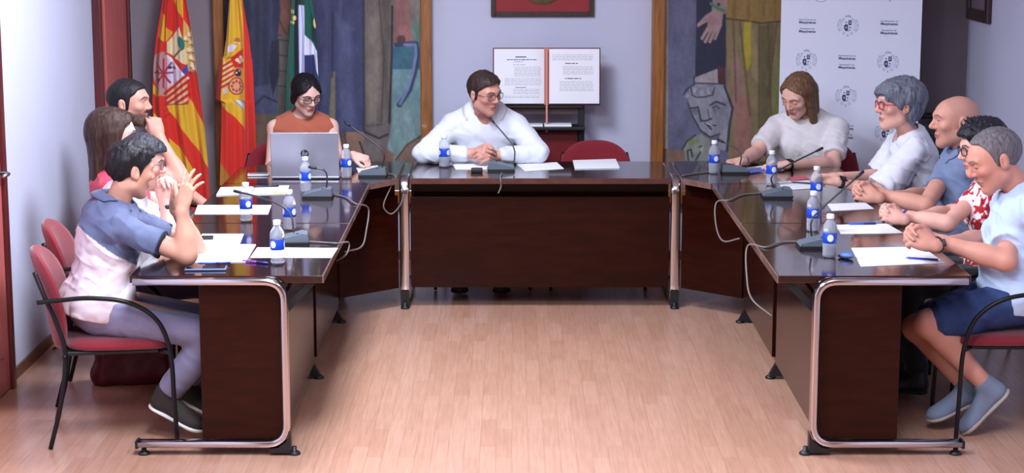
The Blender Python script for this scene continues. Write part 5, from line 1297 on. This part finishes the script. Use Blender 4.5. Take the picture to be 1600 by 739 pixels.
def long_hair(rgb, length=-.17, front=.012, vol=.016, amp=.004, sweep=1.0, seed=0):
    def fn(h):
        th = lambda q: (vol+.004*np.clip(q[:,2]/.1,0,1)).astype(f32); p = [cranium(h, th)]
        ln = [(-.15,-.5),(.006,-.5),(.026,-.03),(.042,.040),(.056,.064),(.09,.078)]
        q = [h.c_((s*.070,-.015,.02),(s*.074,-.010,length),.028,.020,.02) for s in (-1,1)]+[h.c_((s*.040,-.070,.0),(s*.042,-.062,length-.01),.042,.026,.03) for s in (-1,1)]+[h.c_((0,-.080,.0),(0,-.070,length-.015),.042,.028,.03)]
        lock = [h.c_((s*.060,.034,.056),(s*.077,.012,-.03),.014,.014,.02) for s in (-1,1)]+[h.c_((s*.077,.012,-.03),(s*.074,.010,length*.92),.015,.012,.02) for s in (-1,1)] if sweep else []
        return hair_mat(rgb), [p[0], hairline(h, ln, .008, .020, .012, .05)]+q+lock+[h.e((0,.080,-.040),(.066,.066,.095),.010,'-'), strand(h, amp, 70, 9, seed), func(lambda P: ((f32(length-.02)-h.L(P)[:,2])*h.s).astype(f32), h.c, 9, .01)]
    return fn
ARM3 = {'R':((-1.84,8.97,.80), (-1.60,9.10,.66), (.9,.5,-.2), (0,0,1), 'relaxed'), 'L':((-1.84,9.47,.80), (-1.60,9.32,.67), (.9,-.5,-.2), (0,0,1), 'relaxed')}
P3 = person('woman with long brown hair and pinkish red top, third on left', 5, (-1.80,9.22,.585), H_(168,274,9.22), H_(177,213,9.2), 14, -4, 0, 1.04, fem=True, sw=.15, bust=.9, skin=(224,176,160), arms=ARM3,
    shirt=(cloth_mat('raspberry_cloth',(206,62,86)), None), sleeve=.5, trousers=cloth_mat('black_trousers',(26,26,32)), shoes=(mat('black_shoe',(20,20,22),.5), mat('black_sole',(16,16,16),.7)), hair=long_hair((66,46,38), -.205, vol=.019, seed=3), neck_cut=(.04,.0,.01))

ARM4 = {'R':(H_(288,287,9.70), H_(250,216,9.78), (-.30,.1,1), (.35,-.9,.15), 'fist'), 'L':((-1.86,10.12,.80), (-1.62,9.96,.67), (.9,-.5,-.2), (0,0,1), 'relaxed')}
P4 = person('bearded man with cropped dark hair, fist at his chin, before the red door', 0, (-1.82,9.86,.585), H_(180,228,9.86), H_(202,162,9.84), -6, 2, 0, 1.02, skin=(204,148,128), arms=ARM4,
    shirt=(cloth_mat('navy_cloth',(46,50,72)), None), sleeve=.5, trousers=cloth_mat('dark_jeans',(44,48,66)), shoes=(mat('black_shoe',(20,20,22),.5), mat('black_sole',(16,16,16),.7)), hair=short_hair((34,30,34), .013, .0045, amp=.0015, line=[(-.13,-.07),(-.07,-.07),(-.045,-.035),(-.02,-.02),(.0,-.03),(.014,-.028),(.030,.038),(.052,.052),(.064,.072),(.085,.078)]), skin_kw=dict(stubble=.8, beard=(52,40,38)))

# ---- head table ----------------------------------------------------------------
ARM5 = {'R':(H_(424,262,11.12), (-1.28,10.72,.785), (.3,-1,-.1), (0,0,1), 'relaxed'), 'L':(H_(528,248,11.10), H_(552,243,10.86), (.75,-.35,-.18), (.1,-.35,1), 'drop')}
def bun_hair(rgb):
    def fn(h):
        th = lambda q: (.009+.006*np.clip((q[:,2])/.1,0,1)).astype(f32)
        ln = [(-.15,-.08),(-.05,-.07),(-.015,-.040),(.000,-.030),(.014,-.01),(.030,.022),(.048,.040),(.064,.054),(.09,.062)]
        return hair_mat(rgb), [cranium(h, th), hairline(h, ln, .006, .036, 0.0, .046), h.c_((.066,.020,.035),(.076,-.014,-.02),.012,.015,.015), h.c_((-.066,.020,.035),(-.076,-.014,-.02),.012,.015,.015), h.e((0,-.105,-.04),(.045,.036,.042),.02), h.e((.074,-.016,-.010),(.016,.032,.040),.015), h.e((-.074,-.016,-.010),(.016,.032,.040),.015), h.c_((.06,-.03,-.05),(.02,-.09,-.05),.022,.03,.02), h.c_((-.06,-.03,-.05),(-.02,-.09,-.05),.022,.03,.02), h.c_((0,.085,.085),(0,-.03,.126),.004,.003,.006,'-'), strand(h, .0022, 70, 30, 5)]
    return fn
P5 = person('woman in sleeveless rust top and dark glasses behind the silver laptop', -78, (-1.22,11.26,.585), H_(472,184,11.22), H_(478,148,11.12), -58, -20, -3, .95, fem=True, sw=.163, bust=1.0, skin=(226,180,164), arms=ARM5,
    shirt=(cloth_mat('rust_cloth',(172,92,68)), None), vest=True, trousers=cloth_mat('black_trousers',(26,26,32)), shoes=(mat('black_shoe',(20,20,22),.5), mat('black_sole',(16,16,16),.7)), hair=bun_hair((20,18,24)), eye_open=.3, brow=(40,32,34), eye_gaze=(0,1,-.7), neck_cut=(.030,-.005,.012), wr=.004)
glasses(P5['h'], P5['body'], (44,24,30), .025, .0165, .0021)

c6 = H_(754,243,10.90)
ARM6 = arms_clasp(H_(662,240,11.02), H_(840,238,11.02), H_(757,245,10.86)+np.array([0,0,.012]), (0,-1,.02), (1,0,0), 1.12, .5)
def shirt6(o):
    T = o['T']; return [cap(T(.62,.115,.004), T(.94,.075,.004), .010, .010, .01)]
P6 = person('man in white shirt with glasses looking aside, hands clasped at the head table', -88, (-.17,11.27,.60), H_(757,174,11.17), H_(757,147,11.02), -46, -9, -4, 1.0, sw=.185, sh_drop=.085, girth=1.1, belly=.8, arm_r=1.12, skin=(206,150,132), arms=ARM6,
    legs={'R':((-.30,10.98,.54),(-.30,10.93,.10),(-.30,10.78,.03)),'L':((-.06,10.98,.54),(-.06,10.93,.10),(-.06,10.78,.03))},
    shirt=(cloth_mat('white_dress_shirt',(216,220,230)), None), sleeve=1.90, sleeve_r=1.08, shirt_extra=shirt6, trousers=cloth_mat('navy_trousers',(34,36,50)), shoes=(mat('black_shoe',(20,20,22),.5), mat('black_sole',(16,16,16),.7)),
    hair=short_hair((58,44,40), .022, .008, amp=.003, line=[(-.13,-.075),(-.07,-.075),(-.045,-.03),(-.02,-.015),(-.002,-.028),(.012,-.020),(.026,.034),(.044,.056),(.060,.072),(.085,.080)], part=.010, px=-.03), brow=(70,52,46), skin_kw=dict(flush=.25, stubble=.12), eye_gaze=(.15,1,-.1), wr=.007, neck_cut=(.075,-.012,-.010))
collar(P6['body'], cloth_mat('white_dress_shirt',(216,220,230)), P6['neck']+P6['u']*.020+P6['ff']*.018, P6['u']+P6['ff']*.50, P6['ff'], .066, 24, .036, .034, point=.034, over=P6['shirt'])
glasses(P6['h'], P6['body'], (70,62,62), .0255, .0170, .0016)

ARM7 = {'R':(H_(1180,240,11.06), H_(1160,251,10.78), (-.9,-.35,-.05), (0,-.1,1), 'half'), 'L':(H_(1302,256,10.98), H_(1228,258,10.74), (-1,-.1,-.02), (0,-.2,1), 'relaxed')}
def sweater_col(V, o): C = np.empty((len(V),3)); C[:] = (236,232,230); return C
P7 = person('woman with long light brown hair in white sweater, looking down, before the banner', -108, (1.72,11.28,.585), H_(1264,182,11.22), H_(1247,150,11.10), -134, -26, 6, 1.04, fem=True, sw=.17, girth=1.06, bust=1.25, arm_r=1.15, skin=(230,180,162), arms=ARM7,
    shirt=(mat('white_knit',(226,222,222),.95,bump=.8,bump_scale=160,sheen=.2), None), sleeve=.78, sleeve_r=1.18, trousers=cloth_mat('dark_jeans',(44,48,66)), shoes=(mat('black_shoe',(20,20,22),.5), mat('black_sole',(16,16,16),.7)), hair=long_hair((122,90,64), -.155, vol=.012, seed=8), eye_open=.3, brow=(110,84,64), eye_gaze=(0,1,-.8), neck_cut=(.025,-.0,.006), skin_kw=dict(flush=.25), wr=.008, shirt_name='sweater')
watch(P7['body'], ARM7['L'][1], ARM7['L'][0], (0,-.4,1), mat('black_strap',(18,18,22),.6), (20,20,24)); watch(P7['body'], ARM7['R'][1], ARM7['R'][0], (0,0,1), mat('black_strap',(18,18,22),.6), w_=.004, name='bracelet')

# ---- right side ----------------------------------------------------------------
def grey_bob(h):
    th = lambda q: (.020+.012*np.clip(q[:,2]/.1,0,1)+.008*np.clip(-q[:,1]/.1,0,1)).astype(f32)
    ln = [(-.16,-.085),(-.06,-.080),(-.035,-.055),(-.018,-.012),(.0,-.004),(.020,-.005),(.040,.010),(.060,.034),(.08,.050),(.12,.060)]
    return hair_mat((112,116,130)), [cranium(h, th), hairline(h, ln, .012), h.c_((.0,.060,.085),(.050,.070,.040),.024,.016,.02), h.c_((-.0,.060,.085),(-.050,.070,.040),.024,.016,.02), h.e((0,-.085,-.005),(.070,.040,.065),.02), h.c_((.066,-.045,-.03),(.055,-.06,-.085),.020,.012,.02), h.c_((-.066,-.045,-.03),(-.055,-.06,-.085),.020,.012,.02), strand(h, .006, 55, 20, 2)]+ear_cut(h)
ARM8 = {'L':(H_(1372,300,9.62), H_(1308,284,9.56), (-1,.12,.12), (.1,-.35,.9), 'half'), 'R':(H_(1380,276,9.98), H_(1312,276,9.78), (-1,-.2,.08), (0,.1,1), 'point')}
def blouse8(o):
    S, l, f, u = o['S'], o['l'], o['f'], o['u']; E = np.array(ARM8['L'][0]); Er = np.array(ARM8['R'][0])
    return [ccone(S['L'], lerp(S['L'],E,.92), .070, .105, .03, flat=(np.cross(l,nrm(E-S['L'])),.8)), ccone(S['R'], lerp(S['R'],Er,.92), .070, .10, .03), cap(S['L']+f*.03-u*.06, lerp(S['L'],E,.9)+np.array([.02,-.03,-.06]), .05, .05, .04, flat=(np.array([0,1.0,0]),.45))]
P8 = person('grey haired woman in white blouse and red glasses, farthest on right side', 184, (2.13,9.86,.585), H_(1422,208,9.84), H_(1403,166,9.80), 190, 2, 0, 1.05, fem=True, sw=.155, bust=1.0, girth=1.0, skin=(224,172,154), arms=ARM8,
    shirt=(cloth_mat('white_blouse_cloth',(218,220,230)), None), sleeve=.8, shirt_extra=blouse8, trousers=cloth_mat('black_trousers',(26,26,32)), shoes=(mat('black_shoe',(20,20,22),.5), mat('black_sole',(16,16,16),.7)), hair=grey_bob, brow=(150,140,140), nose=1.1, neck_cut=(.045,-.01,.012), skin_kw=dict(flush=.25), wr=.012, shirt_name='blouse', eye_gaze=(0,1,-.1))
glasses(P8['h'], P8['body'], (176,34,52), .0255, .018, .0024); watch(P8['body'], ARM8['L'][1], ARM8['L'][0], (0,-.6,1), mat('black_strap',(18,18,22),.6), (20,20,24))

ARM9 = arms_clasp(H_(1446,322,9.02), H_(1450,306,9.42), H_(1338,303,9.10)+np.array([0,0,.008]), (-1,.0,.06), (0,-1,0), 1.05)
P9 = person('bald man in grey blue polo shirt, second from the banner on right side', 182, (2.22,9.25,.585), H_(1512,234,9.25), H_(1492,190,9.22), 184, 0, 0, 1.06, sw=.175, girth=1.05, belly=.4, skin=(206,150,130), arms=ARM9,
    shirt=(cloth_mat('grey_blue_cloth',(112,128,160)), None), sleeve=.62, trousers=cloth_mat('dark_jeans',(44,48,66)), shoes=(mat('black_shoe',(20,20,22),.5), mat('black_sole',(16,16,16),.7)), hair=None, brow=(110,84,74), nose=1.3, skin_kw=dict(stubble=.25, beard=(150,112,100), scalp=((176,136,124), [(-.13,-.07),(-.045,-.03),(.0,-.02),(.03,.04),(.06,.09)], .35)), neck_cut=(.03,.0,.0), eye_gaze=(0,1,-.1))
collar(P9['body'], cloth_mat('grey_blue_cloth',(112,128,160)), P9['neck']+P9['u']*.020+P9['ff']*.012, P9['u']+P9['ff']*.45, P9['ff'], .068, 26, .034, .032, point=.03, over=P9['shirt'])

def spiky_hair(h):
    th = lambda q: (.008+.024*np.clip((q[:,2]-.045)/.04,0,1)*np.clip((q[:,1]+.14)/.06,0,1)).astype(f32)
    ln = [(-.13,-.065),(-.07,-.065),(-.045,-.02),(-.02,-.005),(.0,-.015),(.014,-.010),(.030,.034),(.052,.050),(.07,.066),(.12,.070)]
    sp = []; rg = np.random.RandomState(4)
    for i in range(90):
        x, y = rg.uniform(-.062,.062), rg.uniform(-.09,.070); z = .032+.084*math.sqrt(max(.02, 1-(x/.078)**2-((y+.016)/.1)**2)); L_ = rg.uniform(.030,.046)*(1.1 if y > 0 else .85)
        sp.append(h.c_((x,y,z+.004),(x*1.25+rg.uniform(-.008,.008), y+.016+rg.uniform(-.012,.014), z+L_),.0085,.0030,.006))
    return hair_mat((36,36,44)), [cranium(h, th)]+[strand(h, .003, 80, 30, 6), hairline(h, ln)]+sp+ear_cut(h)
ARM10 = arms_clasp(H_(1480,350,8.46), H_(1486,332,8.82), H_(1378,336,8.52)+np.array([0,0,.008]), (-1,.0,.10), (0,-1,0), .98)
def print_col(V, o):
    C = np.empty((len(V),3)); C[:] = (236,224,226); n = vnoise((V*42).astype(f32))+.6*vnoise((V*80+4).astype(f32)); C[n > .12] = (178,34,44); C[n > .75] = (120,20,34); return C
P10 = person('spiky dark haired woman with glasses in red and white print blouse', 182, (2.22,8.64,.585), H_(1558,284,8.64), H_(1536,234,8.62), 186, -6, 0, 1.02, fem=True, sw=.152, bust=.9, skin=(222,168,150), arms=ARM10,
    shirt=(mat('print_cloth', vcol=True, rough=.9), print_col), sleeve=.55, trousers=cloth_mat('black_trousers',(26,26,32)), shoes=(mat('black_shoe',(20,20,22),.5), mat('black_sole',(16,16,16),.7)), hair=spiky_hair, brow=(50,40,42), neck_cut=(.03,.0,.0), shirt_name='blouse')
glasses(P10['h'], P10['body'], (24,24,30), .0255, .018, .0022); watch(P10['body'], ARM10['R'][1], ARM10['R'][0], (0,0,1), mat('violet_strap',(74,62,160),.6), w_=.007, name='bracelet')

ARM11 = arms_clasp(H_(1572,408,7.83), H_(1540,374,8.24), H_(1420,374,7.92)+np.array([0,0,.012]), (-1,.0,.14), (0,-1,0), 1.1)
P11 = person('grey haired man in pale blue T-shirt and denim shorts, nearest on right', 180, (2.16,8.03,.60), H_(1606,298,8.02), H_(1554,250,8.0), 184, -21, 0, 1.1, sw=.178, girth=1.08, belly=.6, arm_r=1.08, skin=(204,144,124), arms=ARM11,
    legs={'L':(H_(1448,505,7.90), H_(1545,606,7.90), H_(1538,650,7.90)), 'R':(H_(1432,512,8.12), H_(1512,606,8.02), H_(1462,656,7.98))},
    shirt=(cloth_mat('pale_blue_cloth',(186,206,234)), None), sleeve=.80, sleeve_r=1.26, trousers=mat('denim',(46,66,112),.9,bump=.5,bump_scale=600,noise=.15,noise_scale=40), shorts=True, shoes=(mat('canvas_shoe',(116,128,148),.9,bump=.4,bump_scale=300), mat('canvas_sole',(168,158,146),.7)),
    hair=short_hair((108,102,106), .009, .005, amp=.0022, line=[(-.13,-.07),(-.07,-.07),(-.045,-.03),(-.02,-.01),(.0,-.02),(.014,-.010),(.028,.045),(.040,.072),(.052,.088),(.085,.097)]), eye_open=.3, brow=(120,96,88), skin_kw=dict(flush=.22, stubble=.2, beard=(160,120,110)), eye_gaze=(0,1,-.7), nose=1.2, wr=.009)
watch(P11['body'], ARM11['L'][1], ARM11['L'][0], (0,-1,.35), mat('black_strap',(18,18,22),.6), (16,16,20), r=.034, w_=.012)
collar(P11['body'], cloth_mat('pale_blue_cloth',(186,206,234)), P11['neck']-P11['u']*.004, P11['u']+P11['ff']*.35, P11['ff'], .068, 0, .006, .004, point=0)

# ---- handbag on the floor between the left chairs ---------------------------------
q = atZ(205,607,0); t = empty('handbag', (q[0], q[1]+.12, 0), .15, 'dark red leather handbag on the floor under the left chairs', 'bag')
M_bag = mat('bag_leather', (88,22,32), .45, noise=.15, bump=.3, bump_scale=150)
b = [rbox((0,0,.13),(.185,.075,.13),.05,.02), cap((-.15,0,.04),(.15,0,.04),.06,.06,.04), func(lambda P: (-P[:,2]+f32(.002)), (0,0,0), 9), wrinkle(.006, 12, 1)]
link('bag_body', sdf_mesh('bag', b, .006), t, M_bag)
MB().tube(bez([(-.11,-.03,.24),(-.09,-.04,.33),(0,-.045,.36),(.09,-.04,.33),(.11,-.03,.24)],8),.008,8).build('handle', M_bag, t)
# ------------------------------------------------------------------ light and camera
def area(name, loc, size, power, color=(1,1,1), rot=(0,0,0)):
    l = bpy.data.lights.new(name, 'AREA'); l.shape = 'RECTANGLE'; l.size, l.size_y = size; l.energy = power; l.color = color
    o = bpy.data.objects.new(name, l); COL.objects.link(o); o.location = loc; o.rotation_euler = rot; return o
COOL = (.78, .85, 1.0)
for x, y, w in ((-.7, 8.8, 125), (-.75, 6.2, 115), (-.6, 3.9, 85), (1.0, 5.6, 60)):
    area('ceiling_lamp', (x, y, 2.93), (.6, 1.2), w, COOL)
cam = bpy.data.cameras.new('camera'); co = bpy.data.objects.new('camera', cam); COL.objects.link(co)
co.location = (0, 0, CH); co.rotation_euler = (PI/2-CTH, 0, 0)
cam.sensor_fit = 'HORIZONTAL'; cam.sensor_width = 36; cam.lens = 36*CF/1600; cam.clip_start = .05; cam.clip_end = 60
sc = bpy.context.scene; sc.camera = co
w = bpy.data.worlds.new('world'); sc.world = w; w.use_nodes = True
w.node_tree.nodes['Background'].inputs['Color'].default_value = (.5,.55,.7,1); w.node_tree.nodes['Background'].inputs['Strength'].default_value = .03
sc.view_settings.view_transform = 'Standard'; sc.view_settings.look = 'None'; sc.view_settings.gamma = 1; sc.view_settings.use_curve_mapping = False
sc.view_settings.exposure = 0.30
sc.cycles.max_bounces = 8; sc.cycles.diffuse_bounces = 4; sc.cycles.glossy_bounces = 4; sc.cycles.transmission_bounces = 8; sc.cycles.transparent_max_bounces = 12
sc.cycles.caustics_reflective = False; sc.cycles.caustics_refractive = False; sc.cycles.sample_clamp_indirect = 4
sc.cycles.use_denoising = True
